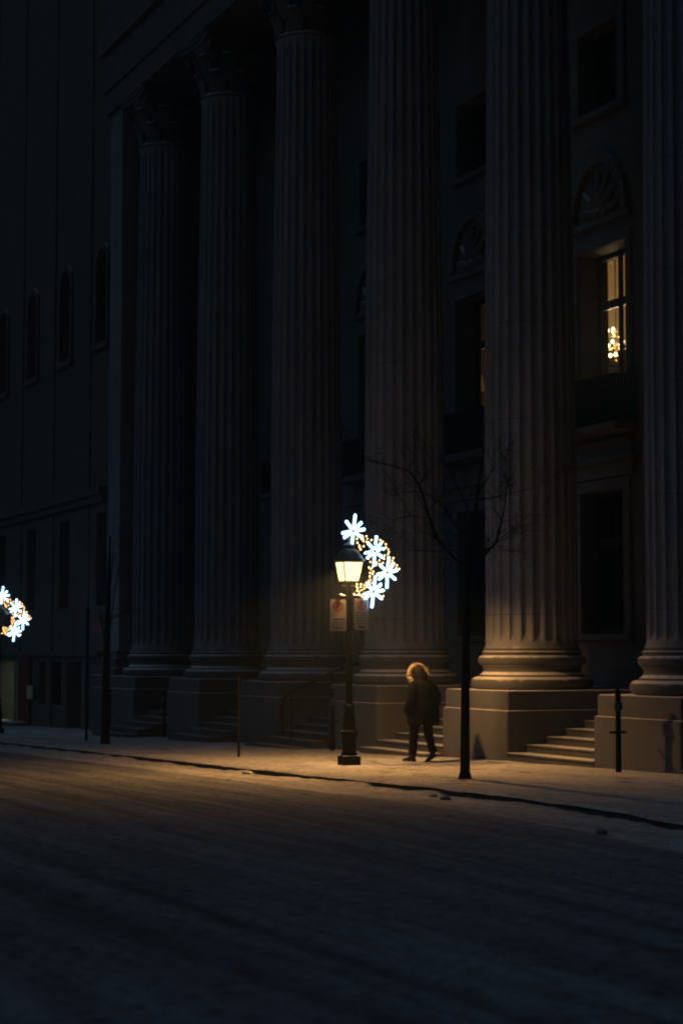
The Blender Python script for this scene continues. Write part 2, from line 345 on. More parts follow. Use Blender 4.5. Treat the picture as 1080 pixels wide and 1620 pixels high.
# one column (shaft) with its base, pedestal and capital as sub-parts
def shaft():
    m = MB(); NF = 24; per = 12; n = NF*per; z0, z1 = 2.155, 17.7
    zs = [0, .04, .10, .13, .16, .20, .26, .33, .42]+list(np.linspace(1.2, 14.9, 12))+[15.1, 15.22, 15.3, 15.36, 15.42, 15.545]
    vs = []
    for z in zs:
        t = z/15.545; Rz = .9-.13*max(0, (t-.25)/.75)**1.25
        if z < .1: Rz += .035*(1-z/.1)**2
        if z > 15.45: Rz += .03
        e = min(max((z-.10)/.26, 0), 1); e2 = min(max((15.44-z)/.28, 0), 1); e = min(math.sin(e*math.pi/2), math.sin(e2*math.pi/2))
        for i in range(n):
            a = 2*math.pi*i/n; u = (i % per)/per
            if u < .18: dpt = 0
            else:
                q = (u-.18)/.82*2-1; dpt = math.sqrt(max(0, 1-q*q))
            hw = 2*math.pi*Rz/NF*.41
            r = Rz-dpt*hw*.85*e
            vs.append((r*math.cos(a), r*math.sin(a), z+z0))
    fs = []
    for k in range(len(zs)-1):
        for i in range(n): fs.append((k*n+i, k*n+(i+1) % n, (k+1)*n+(i+1) % n, (k+1)*n+i))
    m.add(vs, fs); return m
def arc(cx, cz, rx, rz, a0, a1, n=7): return [(cx+rx*math.cos(R(a0+(a1-a0)*i/n)), cz+rz*math.sin(R(a0+(a1-a0)*i/n))) for i in range(n+1)]
def base_m():
    m = MB(); z = 1.362
    p = [(1.06, z)]+arc(1.06, z+.125, .135, .125, -90, 90, 10)+[(1.03, z+.25), (1.03, z+.285)]
    p += [(1.0, z+.30), (.955, z+.34), (.945, z+.39), (.965, z+.43), (.985, z+.445), (.985, z+.47)]
    p += arc(.96, z+.565, .095, .095, -90, 90, 9)+[(.965, z+.665), (.965, z+.69)]
    p += arc(.95, z+.715, .03, .025, -90, 90, 5)+[(.94, z+.745), (.935, z+.793)]
    m.lathe(p, 72); return m
def ped_m():
    m = MB(); m.bbox(-1.33, 1.33, -1.30, 1.60, -1.6, .995, .03); m.bbox(-1.285, 1.285, -1.255, 1.55, .995, 1.362, .03); return m
def cap_m():
    m = MB(); z = 17.70
    m.lathe([(.79, z), (.83, z+.05), (.79, z+.1), (.74, z+.14), (.76, z+.8), (.86, z+1.2), (1.0, z+1.5)], 40)
    for row, (zz, h, r0, out, nn, off) in enumerate(((z+.12, .6, .78, .26, 8, 0), (z+.45, .75, .80, .34, 8, .5))):
        for i in range(nn):
            a = 2*math.pi*(i+off)/nn; ca, sa = math.cos(a), math.sin(a)
            prof = [(r0, 0), (r0+.04, h*.4), (r0+.1, h*.75), (r0+out*.75, h*.97), (r0+out, h*.9), (r0+out*.95, h*.78)]
            wd = [.20, .24, .22, .17, .10, .03]; vs = []
            for (rr, dz), hw in zip(prof, wd):
                for sgn, rad in ((-1, 0), (0, .035), (1, 0)): vs.append(((rr+rad)*ca-sgn*hw*sa, (rr+rad)*sa+sgn*hw*ca, zz+dz))
            vs2 = [(x-ca*.05, y-sa*.05, zc-.01) for x, y, zc in vs]; fs = []
            for q in range(5):
                for e in range(2): a0 = q*3+e; fs += [(a0, a0+1, a0+4, a0+3), (18+a0, 18+a0+3, 18+a0+4, 18+a0+1)]
                fs += [(q*3, q*3+3, 18+q*3+3, 18+q*3), (q*3+2, 18+q*3+2, 18+q*3+5, q*3+5)]
            fs += [(0, 18, 19, 1), (1, 19, 20, 2), (15, 16, 34, 33), (16, 17, 35, 34)]
            m.add(vs+vs2, fs)
    for i in range(4):                                                   # corner volutes
        a = math.pi/4+i*math.pi/2; ca, sa = math.cos(a), math.sin(a)
        pts = [(.82, 1.0), (.95, 1.2), (1.12, 1.38), (1.26, 1.42), (1.33, 1.34), (1.30, 1.24), (1.22, 1.23), (1.2, 1.3)]
        m.tube([(r*ca, r*sa, z+dz) for r, dz in pts], [.06, .06, .065, .07, .07, .06, .05, .04], 8)
    ab = []
    for i in range(4):
        for q in range(9):
            u = -1+2*q/8*.999; c_ = 1.12-.16*(1-u*u)+.0; x, y = c_, u*1.06
            a = i*math.pi/2; ab.append((x*math.cos(a)-y*math.sin(a), x*math.sin(a)+y*math.cos(a)))
    m.prism(ab, z+1.5, z+1.66, 'xy'); m.prism([(x*1.04, y*1.04) for x, y in ab], z+1.66, z+1.79, 'xy')
    return m
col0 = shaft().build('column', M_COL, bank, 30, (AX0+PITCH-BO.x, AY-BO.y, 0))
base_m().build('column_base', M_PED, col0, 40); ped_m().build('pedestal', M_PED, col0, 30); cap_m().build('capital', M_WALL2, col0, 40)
for i in range(6):
    c = copy_tree(col0, bank); c.location = (AX0-PITCH*i-BO.x, AY-BO.y, 0)
# stair flights between the pedestals
def steps_m():
    m = MB(); hw = PITCH/2-1.335
    prof = [(0, -1.6), (0, .215)]; y = 0; z = .215
    ys_ = [0]
    poly = [(0.0, -1.6)]; zt = -.50; yy = -1.9
    n = 9; run = .42
    for q in range(n):
        zt = .215+q*.1435-.0; y0 = q*run
        poly += [(y0, zt-.035), (y0-.03, zt-.03), (y0-.03, zt)]
        if q < n-1: poly += [(y0+run, zt)]
    poly += [(4.6, 1.363), (4.6, -1.6)]
    m.prism(poly, -hw, hw, 'yz'); return m
st0 = None
for i in range(-1, 5):
    cx = AX0-PITCH*(i+.5)
    if st0 is None: st0 = steps_m().build('stair_flight', M_STEP, bank)
    s = st0 if i == -1 else st0.copy()
    if i != -1: C.objects.link(s)
    # flights drop with the street: extra risers are hidden in the ground on the right, shown on the left
    s.location = (cx-BO.x, 17.1-BO.y, 0)
    if i == 2: s.data = s.data.copy(); s.data.materials[0] = M_STEP_SHADE; st0 = s
for i in range(0, 5):                                                     # the extra low step where the street has fallen away
    cx = AX0-PITCH*(i+.5); hw = PITCH/2-1.335
    n_ = 1 if i < 2 else (2 if i < 4 else 3)
    poly = [(0, -1.6)]
    poly = [(-.42*n_, -1.6)]
    for q in range(n_, 0, -1): poly += [(-.42*q, .215-.1435*q-.0), (-.42*(q-1)-(.002 if q == 1 else 0), .215-.1435*q)]
    poly += [(-.002, -1.6)]
    m = MB(); m.prism([(17.1+a, b) for a, b in poly], cx-hw, cx+hw, 'yz'); B(m, 'low_step', M_STEP if i < 2 else M_STEP_SHADE)
# portico floor, rear wall with its openings, ceiling and entablature
m = MB(); m.box(-58.6, -12, 21.02, 24, -1.6, 1.31); B(m, 'portico_floor', M_STEP)
holes = []
WY, WT = 21.0, .62
for k in range(-2, 4):
    cx = WX0-PITCH*k
    holes += [(cx-.83, cx+.83, 2.47, 5.45), (cx-.9, cx+1.0, 7.86, 10.62), (cx-.78, cx+.78, 13.6, 15.4)]
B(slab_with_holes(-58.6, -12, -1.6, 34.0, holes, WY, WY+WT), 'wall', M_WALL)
m = MB(); m.box(-58.62, -12, 17.35, 21.0, 19.49, 34); m.box(-58.62, -12, 17.27, 17.35, 20.2, 21.4); m.box(-58.62, -12, 17.1, 17.35, 21.4, 22.2)
B(m, 'entablature', M_WALL)
m = MB(); m.box(-60, -12, 21.62, 40, 18, 34); B(m, 'roof', M_WALL)
def win_frame(cx, z0, z1, hw, mull, rail, yy, glass, name='window'):
    m = MB(); t = .09; y0, y1 = yy-.05, yy+.06
    m.box(cx-hw+.004, cx-hw+t+.02, y0, y1, z0+.004, z1-.004); m.box(cx+hw-t-.02, cx+hw-.004, y0, y1, z0+.004, z1-.004)
    m.box(cx-hw+t+.02, cx+hw-t-.02, y0, y1, z0+.004, z0+.13); m.box(cx-hw+t+.02, cx+hw-t-.02, y0, y1, z1-.1, z1-.004)
    m.box(cx+mull-.05, cx+mull+.05, yy-.03, yy+.035, z0+.13, z1-.1)
    if rail: m.box(cx-hw+t+.02, cx+mull-.05, yy-.035, yy+.04, rail-.09, rail+.09); m.box(cx+mull+.05, cx+hw-t-.02, yy-.035, yy+.04, rail-.09, rail+.09)
    o = B(m, name, M_FRAME)
    p = MB(); p.box(cx-hw+t, cx+hw-t, yy+.012, yy+.022, z0+.1, z1-.08)
    B(p, 'pane', glass, parent=o); return o
M_CLEAR = bpy.data.materials.new('clear_glass'); M_CLEAR.use_nodes = True
t_ = M_CLEAR.node_tree; t_.nodes.clear(); a_ = t_.nodes.new('ShaderNodeBsdfTransparent'); b_ = t_.nodes.new('ShaderNodeBsdfGlossy'); b_.inputs['Roughness'].default_value = .03
x_ = t_.nodes.new('ShaderNodeMixShader'); x_.inputs[0].default_value = .08; o_ = t_.nodes.new('ShaderNodeOutputMaterial')
t_.links.new(a_.outputs[0], x_.inputs[1]); t_.links.new(b_.outputs[0], x_.inputs[2]); t_.links.new(x_.outputs[0], o_.inputs[0])
for k in range(-2, 4):
    cx = WX0-PITCH*k
    lit = k in (0, 1)
    win_frame(cx, 2.47, 5.45, .83, 0, 4.4, WY+.34, M_DARKGLASS)
    win_frame(cx+.05, 7.86, 10.62, .95, -.1, 9.53, WY+.5, M_CLEAR if lit else M_DARKGLASS)
    win_frame(cx, 13.6, 15.4, .78, 0, None, WY+.4, M_DARKGLASS)
    # surrounds, standing 6-12 cm proud of the wall
    y = WY
    for (z0, z1, hw) in ((2.47, 5.45, .83), (13.6, 15.4, .78)):
        m = MB(); m.box(cx-hw-.26, cx-hw-.01, y-.08, y-.002, z0, z1+.24); m.box(cx+hw+.01, cx+hw+.26, y-.08, y-.002, z0, z1+.24); m.box(cx-hw-.01, cx+hw+.01, y-.08, y-.002, z1+.01, z1+.24)
        m.box(cx-hw-.32, cx+hw+.32, y-.16, y-.002, z0-.14, z0-.005); B(m, 'window_surround', M_WALL)
    m = MB(); m.box(cx-1.3, cx+1.3, y-.13, y-.002, 5.72, 6.02); m.box(cx-1.42, cx+1.42, y-.24, y-.002, 6.02, 6.14); m.box(cx-1.2, cx+1.2, y-.09, y-.002, 6.14, 6.5); B(m, 'cornice', M_WALL)
    m = MB(); m.box(cx-1.12, cx-.92, y-.07, y-.002, 7.8, 10.85); m.box(cx+1.02, cx+1.2, y-.07, y-.002, 7.8, 10.85); m.box(cx-.92, cx+1.02, y-.07, y-.002, 10.63, 10.85)
    B(m, 'window_surround', M_WALL)
    # blind arch above the middle window: moulding ring and a carved tympanum
    m = MB(); ring = []
    for q in range(17):
        a = math.pi*q/16; ring.append((cx+1.15*math.cos(a), 11.3+1.35*math.sin(a)))
    for q in range(16, -1, -1):
        a = math.pi*q/16; ring.append((cx+.95*math.cos(a), 11.3+1.15*math.sin(a)))
    m.prism(ring, y-.14, y-.002, 'xz')
    for q in range(7):
        a = math.pi*(q+.5)/7; m.tube([(cx, y-.02, 11.3), (cx+.4*math.cos(a), y-.08, 11.3+.5*math.sin(a)), (cx+.82*math.cos(a), y-.04, 11.3+1.0*math.sin(a))], [.05, .11, .05], 8)
    m.ball((cx, y-.05, 11.32), .17, n=12, m=8)
    m.box(cx-1.25, cx+1.25, y-.12, y-.002, 11.12, 11.26)
    B(m, 'arch_moulding', M_WALL)
    # iron balcony under the middle window
    m = MB(); y0 = WY-.55
    m.box(cx-1.35, cx+1.35, y0, WY-.004, 6.62, 6.78, 1)
    for zz in (6.86, 7.72): m.box(cx-1.32, cx+1.32, y0+.03, y0+.07, zz, zz+.05); m.box(cx-1.32, cx-1.28, y0+.03, WY-.004, zz, zz+.05); m.box(cx+1.28, cx+1.32, y0+.03, WY-.004, zz, zz+.05)
    for q in range(45): xx = cx-1.3+2.6*q/44; m.box(xx-.014, xx+.014, y0+.035, y0+.063, 6.78, 7.72)
    for q in range(6):
        yy = y0+.1+.08*q; 
        for xx in (cx-1.3, cx+1.3): m.box(xx-.014, xx+.014, yy, yy+.028, 6.78, 7.72)
    for q in range(9):
        xx = cx-1.15+2.3*q/8; pts = [(xx+.1*math.cos(a*.7)*(1-a/12), y0+.05, 7.3+.3*math.sin(a*.7)*(1-a/12)) for a in range(10)]; m.tube(pts, .016, 5)
    B(m, 'balcony', [M_IRON, M_WALL])
# end pier beside the last column, with its own moulded base
m = MB(); m.box(-58.45, -57.2, 17.5, 20.99, 2.15, 19.48); B(m, 'end_pier', M_COL)
m = MB()
for q, (e, z0, z1) in enumerate(((.12, 1.365, 1.6), (.03, 1.6, 1.72), (.09, 1.72, 1.92), (.02, 1.92, 1.99), (.05, 1.99, 2.15))): m.bbox(-58.55-e, -57.1+e*.3, 17.45-e, 21.0-.01*q, z0, z1, .02)
B(m, 'pier_base', M_PED)
m = MB(); m.bbox(-58.95, -56.995, 17.12, 21.0, -1.6, .99, .03); m.bbox(-58.9, -57.0, 17.16, 20.99, .99, 1.362, .03); B(m, 'pier_pedestal', M_PED)
# handrail climbing the steps between two pedestals
m = MB(); hx = -41.3
p0 = Vector((hx, 16.75, 1.08)); p1 = Vector((hx, 17.9, 1.62)); p2 = Vector((hx, 20.4, 2.36))
m.tube([(hx, 16.62, .2), (hx, 16.62, .98), p0, p1, p2, (hx, 20.7, 2.36)], .028, 8)
m.tube([p0+Vector((0, .1, -.02)), (hx, 16.85, -.4)], .02, 6); m.tube([p1, (hx, 17.9, .4)], .02, 6); m.tube([(hx, 19.3, 2.02), (hx, 19.3, .8)], .02, 6); m.tube([p2, (hx, 20.4, 1.3)], .02, 6)
B(m, 'handrail', M_IRON, True)

# ------------------------------------------------------------------ lit room behind the upper window
M_CREAM = simple('cream_plaster', (.8, .64, .40), .8, 0, .004, 8, .12)
M_DRAPE = simple('dark_drape', (.05, .035, .022), .9, 0, .01, 12, .3)
M_SHELF = simple('dark_wood', (.04, .025, .015), .6)
RX0, RX1 = -38.5, -31.6
m = MB()
m.box(RX0-.2, RX0, 21.63, 27, 6.5, 12.6); m.box(RX1, RX1+.2, 21.63, 27, 6.5, 12.6); m.box(RX0, RX1, 26.8, 27, 6.5, 12.6)
m.box(RX0, RX1, 21.63, 26.8, 12.4, 12.6); m.box(RX0, RX1, 21.63, 26.8, 6.5, 6.7)
for yy in (22.4, 23.5, 24.6, 25.7):                                       # wall panelling
    m.box(RX0, RX0+.03, yy, yy+.05, 9.7, 11.9); m.box(RX0, RX0+.03, yy+.75, yy+.8, 9.7, 11.9); m.box(RX0, RX0+.03, yy+.05, yy+.75, 11.85, 11.9)
    m.ball((RX0+.02, yy+.42, 11.4), .09); m.tube([(RX0+.03, yy+.42, 11.3), (RX0+.03, yy+.42, 10.2)], .02, 6)
B(m, 'upper_room', M_CREAM)
m = MB(); m.box(RX0-6, RX0-.2, 26, 26.2, 6.5, 12.6); m.box(RX0-6.2, RX0-6, 21.63, 26.2, 6.5, 12.6); m.box(RX0-6, RX0-.2, 21.63, 26, 12.4, 12.6); m.box(RX0-6, RX0-.2, 21.63, 26, 6.5, 6.7)
B(m, 'second_room', simple('tan_plaster', (.32, .22, .12), .9))
def drape(x0, x1, z0, z1, y, name='curtain', mat=M_DRAPE):
    m = MB(); n = 28; vs = []; fs = []
    for s_, off in ((0, 0), (1, .012)):
        for i in range(n+1):
            x = x0+(x1-x0)*i/n; yy = y+.035*math.sin(i*1.35)+off
            vs += [(x, yy, z0), (x, yy*1.0, z1)]
    L = 2*(n+1)
    for i in range(n): a = i*2; fs += [(a, a+2, a+3, a+1), (L+a, L+a+1, L+a+3, L+a+2), (a, L+a, L+a+2, a+2), (a+1, a+3, L+a+3, L+a+1)]
    fs += [(0, 1, L+1, L), (2*n, L+2*n, L+2*n+1, 2*n+1)]
    m.add(vs, fs); return B(m, name, mat, 60)
drape(-35.65, -35.12, 6.75, 11.3, WY+WT+.12); drape(-33.7, -32.9, 6.75, 11.3, WY+WT+.12)
drape(-41.3, -41.05, 6.75, 11.3, WY+WT+.12); drape(-39.5, -38.9, 6.75, 11.3, WY+WT+.12)
bc = empty('bookcase', (RX0+.28, 24.4, 6.7)); tag(bc, 'dark wooden bookcase in the lit room behind the upper window', 'bookcase')
m = MB(); m.box(-.25, .2, -1.6, -1.55, 0, 2.55); m.box(-.25, .2, 1.55, 1.6, 0, 2.55); m.box(-.25, -.21, -1.55, 1.55, 0, 2.55); m.box(-.25, .22, -1.6, 1.6, 2.55, 2.62)
m.build('case', M_SHELF, bc)
m = MB()
for q in range(6): m.box(-.21, .19, -1.549, 1.549, .05+.42*q, .09+.42*q)
m.build('shelf', M_SHELF, bc)
# chandelier
ch = empty('chandelier', (-35.87, 22.4, 8.75)); tag(ch, 'glowing chandelier with two tiers of bulbs inside the lit upper window', 'chandelier')
M_BRASS = simple('brass', (.5, .33, .12), .3, .9); M_CHB = emit('chandelier_bulb', (1.0, .68, .32), 9)
m = MB(); m.tube([(0, 0, -.15), (0, 0, 3.6)], .015, 8); m.lathe([(.02, -.18), (.06, -.1), (.03, 0), (.08, .1), (.03, .25), (.05, .4), (.02, .6)], 12)
for tier, (r, z, n_) in enumerate(((.30, .12, 8), (.17, .42, 5), (.12, -.14, 4))):
    for q in range(n_):
        a = 2*math.pi*(q+.3*tier)/n_; c_, s_ = math.cos(a), math.sin(a); m.tube([(0, 0, z), (r*.5*c_, r*.5*s_, z-.08), (r*c_, r*s_, z-.02), (r*c_, r*s_, z+.03)], .01, 5)
m.build('chandelier_frame', M_BRASS, ch, True)
for tier, (r, z, n_) in enumerate(((.30, .12, 8), (.17, .42, 5), (.12, -.14, 4))):
    for q in range(n_):
        a = 2*math.pi*(q+.3*tier)/n_; m = MB(); m.ball((r*math.cos(a), r*math.sin(a), z+.065), .036, n=8, m=6, sz=1.3); m.build('bulb', M_CHB, ch, 'all')
L = bpy.data.lights.new('chandelier_light', 'POINT'); L.energy = 140; L.color = (1, .75, .42); L.shadow_soft_size = .22
lo = bpy.data.objects.new('chandelier_light', L); C.objects.link(lo); lo.parent = ch; lo.location = (0, 0, .25)
tl = empty('floor_lamp', (-42.3, 22.3, 6.7)); tag(tl, 'tall floor lamp with a dim orange shade inside the second upper window', 'lamp')
m = MB(); m.lathe([(.16, 0), (.16, .03), (.02, .06), (.015, 1.0), (.015, 2.0), (.02, 2.06)], 14); m.build('lamp_pole', M_BRASS, tl, True)
L = bpy.data.lights.new('floor_lamp_light', 'POINT'); L.energy = 14; L.color = (1, .55, .22); L.shadow_soft_size = .15
lo = bpy.data.objects.new('floor_lamp_light', L); C.objects.link(lo); lo.parent = tl; lo.location = (0, 0, 2.55)
m = MB(); m.lathe([(.22, 2.0), (.13, 2.4)], 18); m.build('lamp_shade', emit('orange_shade', (1, .42, .14), .07), tl, True)

# ------------------------------------------------------------------ neighbouring building on the left
nb = empty('neighbouring_building', (-72, 17.6, -.6)); BO = Vector((-72, 17.6, -.6))
tag(nb, 'dark stone building with tall arched windows and a lit shop doorway at far left', 'building')
NY = 17.6
arches = [-88.5, -83.8, -79.1, -74.4, -69.7, -65.0, -60.75]
hol = []
gf = [(-73.4, -70.15, -.9, 1.75), (-67.2, -64.2, .2, 1.75), (-63.5, -61.2, -.9, 1.75), (-80, -76.5, .2, 1.75), (-86, -82.5, .2, 1.75)]
aw = [(-68.95+i*(-4.65), -67.75+i*(-4.65)) for i in range(-2, 5)]
aw = [(-60.1, -58.98)]+[(-64.6-4.55*i, -63.35-4.55*i) for i in range(0, 6)]
for a, b in aw: hol += [(a, b, 12.2, 15.4), (a, b, 3.6, 6.6)]
hol += gf
B(slab_with_holes(-95, -58.62, -2.5, 34, hol, NY, NY+.9), 'wall', M_WALL2, parent=nb)
for a, b in aw:
    c_ = (a+b)/2; r = (b-a)/2
    # arch filler: turns the square head of the opening into a round one
    m = MB()
    pts = [(a-.001, 15.4), (b+.001, 15.4)]
    left = [(a-.001, 15.4)]+[(c_-r*math.cos(t), 14.75+r*math.sin(t)) for t in np.linspace(0, math.pi, 15)]+[(b+.001, 15.4)]
    m.prism(left, NY-.003, NY+.897, 'xz'); B(m, 'arch_head', M_WALL2, parent=nb)
    m = MB(); ring = [(c_-(r+.22)*math.cos(t), 14.75+(r+.22)*math.sin(t)) for t in np.linspace(0, math.pi, 15)]+[(c_+(r+.02)*math.cos(t), 14.75+(r+.02)*math.sin(t)) for t in np.linspace(0, math.pi, 15)]
    m.prism(ring, NY-.09, NY-.004, 'xz'); m.box(a-.22, a-.02, NY-.09, NY-.004, 12.2, 14.75); m.box(b+.02, b+.22, NY-.09, NY-.004, 12.2, 14.75); m.box(a-.35, b+.35, NY-.14, NY-.004, 12.0, 12.2)
    B(m, 'window_surround', M_WALL2, parent=nb)
    for z0, z1 in ((12.2, 15.4), (3.6, 6.6)):
        m = MB(); y0 = NY+.55
        m.box(a+.003, a+.1, y0, y0+.08, z0, z1); m.box(b-.1, b-.003, y0, y0+.08, z0, z1); m.box(c_-.04, c_+.04, y0-.01, y0+.08, z0, z1)
        for q in range(1, 4): zz = z0+(z1-z0)*q/4; m.box(a+.1, c_-.04, y0, y0+.08, zz-.03, zz+.03); m.box(c_+.04, b-.1, y0, y0+.08, zz-.03, zz+.03)
        o = B(m, 'window', M_FRAME, parent=nb); p = MB(); p.box(a+.05, b-.05, y0+.03, y0+.04, z0+.01, z1-.01); B(p, 'pane', M_DARKGLASS, parent=o)
m = MB()
m.box(-95, -58.9, NY-.28, NY-.004, 7.2, 7.45); m.box(-95, -58.9, NY-.16, NY-.004, 6.95, 7.2); m.box(-95, -59.2, NY-.22, NY-.004, 1.95, 2.12)
B(m, 'string_course', M_WALL2, parent=nb)
for i in range(8):
    x = -61.6-4.55*i+.55; m = MB(); m.box(x-.45, x+.25, NY-.06, NY-.003, -2.5, 1.94); m.box(x-.4, x+.2, NY-.05, NY-.003, 2.13, 6.94); m.box(x-.4, x+.2, NY-.05, NY-.003, 7.46, 33)
    B(m, 'pilaster', M_WALL2, parent=nb)
for a, b, z0, z1 in gf[1:]:
    m = MB(); y0 = NY+.5; m.box(a+.003, a+.1, y0, y0+.08, z0, z1-.003); m.box(b-.1, b-.003, y0, y0+.08, z0, z1-.003); m.box((a+b)/2-.04, (a+b)/2+.04, y0, y0+.08, z0, z1-.003); m.box(a+.1, b-.1, y0+.01, y0+.07, 1.3, 1.36)
    o = B(m, 'shop_window', M_FRAME, parent=nb); p = MB(); p.box(a+.05, b-.05, y0+.03, y0+.04, z0, z1-.004); B(p, 'pane', M_DARKGLASS, parent=o)
# the lit doorway recess
M_REC = simple('pale_green_wall', (.42, .46, .34), .8, 0, .004, 10, .2)
m = MB(); a, b = -73.4, -70.15
m.box(a, b, NY+1.6, NY+1.7, -.9, 2.0); m.box(a-.1, a, NY+.9, NY+1.7, -.9, 2.0); m.box(b, b+.1, NY+.9, NY+1.7, -.9, 2.0); m.box(a, b, NY+.9, NY+1.6, 1.76, 1.9)
B(m, 'doorway_recess', M_REC, parent=nb)
m = MB(); m.box(-72.6, -71.2, NY+1.52, NY+1.599, -.62, 1.4); dr = B(m, 'door', simple('grey_door', (.28, .3, .24), .6), parent=nb)
m = MB(); m.tube([(-71.35, NY+1.47, .3), (-71.35, NY+1.47, .7)], .02, 8); B(m, 'handle', M_BRASS, parent=dr)
m = MB(); m.box(-72.2, -71.5, NY+.98, NY+1.3, 1.715, 1.758); B(m, 'ceiling_light', emit('doorway_light', (.85, 1.0, .62), 18), parent=nb)
m = MB(); m.box(-70.15, -69.95, NY-.07, NY-.004, -.9, 1.75); B(m, 'door_jamb', M_REC, parent=nb)
m = MB(); m.box(-69.94, -68.2, NY-.1, NY-.004, -.9, 1.93); B(m, 'red_panel', simple('oxblood_panel', (.10, .022, .018), .5), parent=nb)
m = MB(); m.bbox(-74.2, -68.3, NY-.75, NY-.11, -1.5, -.47, .03); B(m, 'doorstep', M_PED, parent=nb)
m = MB(); m.box(-68.15, -67.45, NY-.2, NY-.14, .4, .88); B(m, 'display_case', M_REC, parent=nb)

# ------------------------------------------------------------------ street lamp
LX, LY = -31.56, 14.0
lamp_z = float(g(LX))+.0
def street_lamp(lit):
    r = empty('street_lamp', (0, 0, 0))
    m = MB(); m.bbox(-.165, .165, -.165, .165, -.15, .17, .02); m.lathe([(.15, .17), (.15, .2), (.125, .23), (.125, .5), (.15, .53), (.15, .58)], 16); m.build('lamp_base', M_IRONSNOW, r, 35)
    m = MB(); m.lathe([(.145, .58), (.15, .6), (.12, .63), (.115, .75), (.09, .95), (.085, 1.0), (.1, 1.02), (.1, 1.06), (.066, 1.1), (.062, 2.2), (.055, 2.95), (.08, 3.0), (.08, 3.04), (.055, 3.08), (.055, 3.16)], 16); m.build('post', M_IRONSNOW, r, 35)
    m = MB(); m.lathe([(.055, 3.12), (.06, 3.16), (.045, 3.22), (.05, 3.26), (.04, 3.30)], 12)
    n_ = 24; vs_ = []
    for rr, zz in ((.128, 3.235), (.138, 3.30), (.134, 3.30), (.124, 3.235)):
        vs_ += [(rr*math.cos(2*math.pi*q/n_), rr*math.sin(2*math.pi*q/n_), zz) for q in range(n_)]
    m.add(vs_, [(k_*n_+q, k_*n_+(q+1) % n_, ((k_+1) % 4)*n_+(q+1) % n_, ((k_+1) % 4)*n_+q) for k_ in range(4) for q in range(n_)])
    m.lathe([(.02, 3.292), (.085, 3.296), (.085, 3.304), (.02, 3.306)], 20)
    for q in range(3): a_ = 2*math.pi*(q+.2)/3; m.tube([(0, 0, 3.2), (.126*math.cos(a_), .126*math.sin(a_), 3.25)], .006, 4)
    m.tube([(0, -.05, 3.06), (0, -.13, 3.04), (0, -.22, 3.06)], [.03, .03, .035], 8); m.tube([(0, .05, 3.06), (0, .16, 3.05)], [.03, .02], 8)
    m.build('lamp_collar', M_IRONSNOW, r, 35)
    # tapered square lantern: frame, four panes, roof
    b, t, z0, z1 = .128, .2, 3.30, 3.68
    m = MB(); m.tube([(-b, 0, 3.3), (b, 0, 3.3)], .008, 4); m.tube([(0, -b, 3.3), (0, b, 3.3)], .008, 4)
    for sx in (-1, 1):
        for sy in (-1, 1): m.tube([(sx*b, sy*b, z0), (sx*t, sy*t, z1)], .011, 4)
    for (x0, y0, x1, y1) in ((-1, -1, 1, -1), (1, -1, 1, 1), (1, 1, -1, 1), (-1, 1, -1, -1)): m.tube([(x0*t, y0*t, z1), (x1*t, y1*t, z1)], .014, 4); m.tube([(x0*b, y0*b, z0+.012), (x1*b, y1*b, z0+.012)], .014, 4)
    m.build('lantern_frame', M_IRON, r)
    for (x0, y0, x1, y1) in ((-1, -1, 1, -1), (1, -1, 1, 1), (1, 1, -1, 1), (-1, 1, -1, -1)):
        m = MB(); e = .97; m.add([(x0*b*e, y0*b*e, z0+.012), (x1*b*e, y1*b*e, z0+.012), (x1*t*e, y1*t*e, z1), (x0*t*e, y0*t*e, z1),
               (x0*b*.94, y0*b*.94, z0+.012), (x1*b*.94, y1*b*.94, z0+.012), (x1*t*.94, y1*t*.94, z1), (x0*t*.94, y0*t*.94, z1)],
              [(0, 1, 2, 3), (7, 6, 5, 4), (0, 4, 5, 1), (1, 5, 6, 2), (2, 6, 7, 3), (3, 7, 4, 0)])
        m.build('lantern_pane', M_PANE, r)
    m = MB(); m.lathe([(.275, 3.66), (.30, 3.69), (.27, 3.73), (.22, 3.80), (.17, 3.87), (.11, 3.92), (.09, 3.93), (.09, 3.95), (.12, 3.96), (.12, 3.975), (.05, 4.02), (.02, 4.03), (.035, 4.06), (.01, 4.1)], 28)
    m.build('lantern_roof', M_ROOF, r, 40)
    m = MB(); m.lathe([(.03, 3.63), (.085, 3.638), (.085, 3.65)], 18); m.lathe([(.11, 3.651), (.16, 3.66), (.03, 3.70)], 18, 0, 0, 1)
    m.build('bulb', [M_BULB if lit else M_OFF, M_IRON], r, 'all')
    if lit:
        L = bpy.data.lights.new('lamp_light', 'SPOT'); L.energy = LAMP; L.color = (1.0, .51, .17); L.shadow_soft_size = .11; L.spot_size = R(SPOT); L.spot_blend = BLEND
        lo = bpy.data.objects.new('lamp_light', L); C.objects.link(lo); lo.parent = r; lo.location = (0, 0, 3.61)
    return r
M_ROOF = stone('weathered_copper', (.10, .08, .075), .35, None, .35, .95)
M_BULB = emit('sodium_bulb', (1.0, .6, .25), 12)
M_OFF = simple('unlit_bulb', (.5, .5, .5), .3)
M_PANE = bpy.data.materials.new('frosted_pane'); M_PANE.use_nodes = True
t_ = M_PANE.node_tree; t_.nodes.clear(); a_ = t_.nodes.new('ShaderNodeBsdfTransparent'); a_.inputs[0].default_value = (.7, .67, .58, 1)
b_ = t_.nodes.new('ShaderNodeEmission'); b_.inputs[0].default_value = (1.0, .72, .40, 1); b_.inputs[1].default_value = .95
x_ = t_.nodes.new('ShaderNodeAddShader'); o_ = t_.nodes.new('ShaderNodeOutputMaterial')
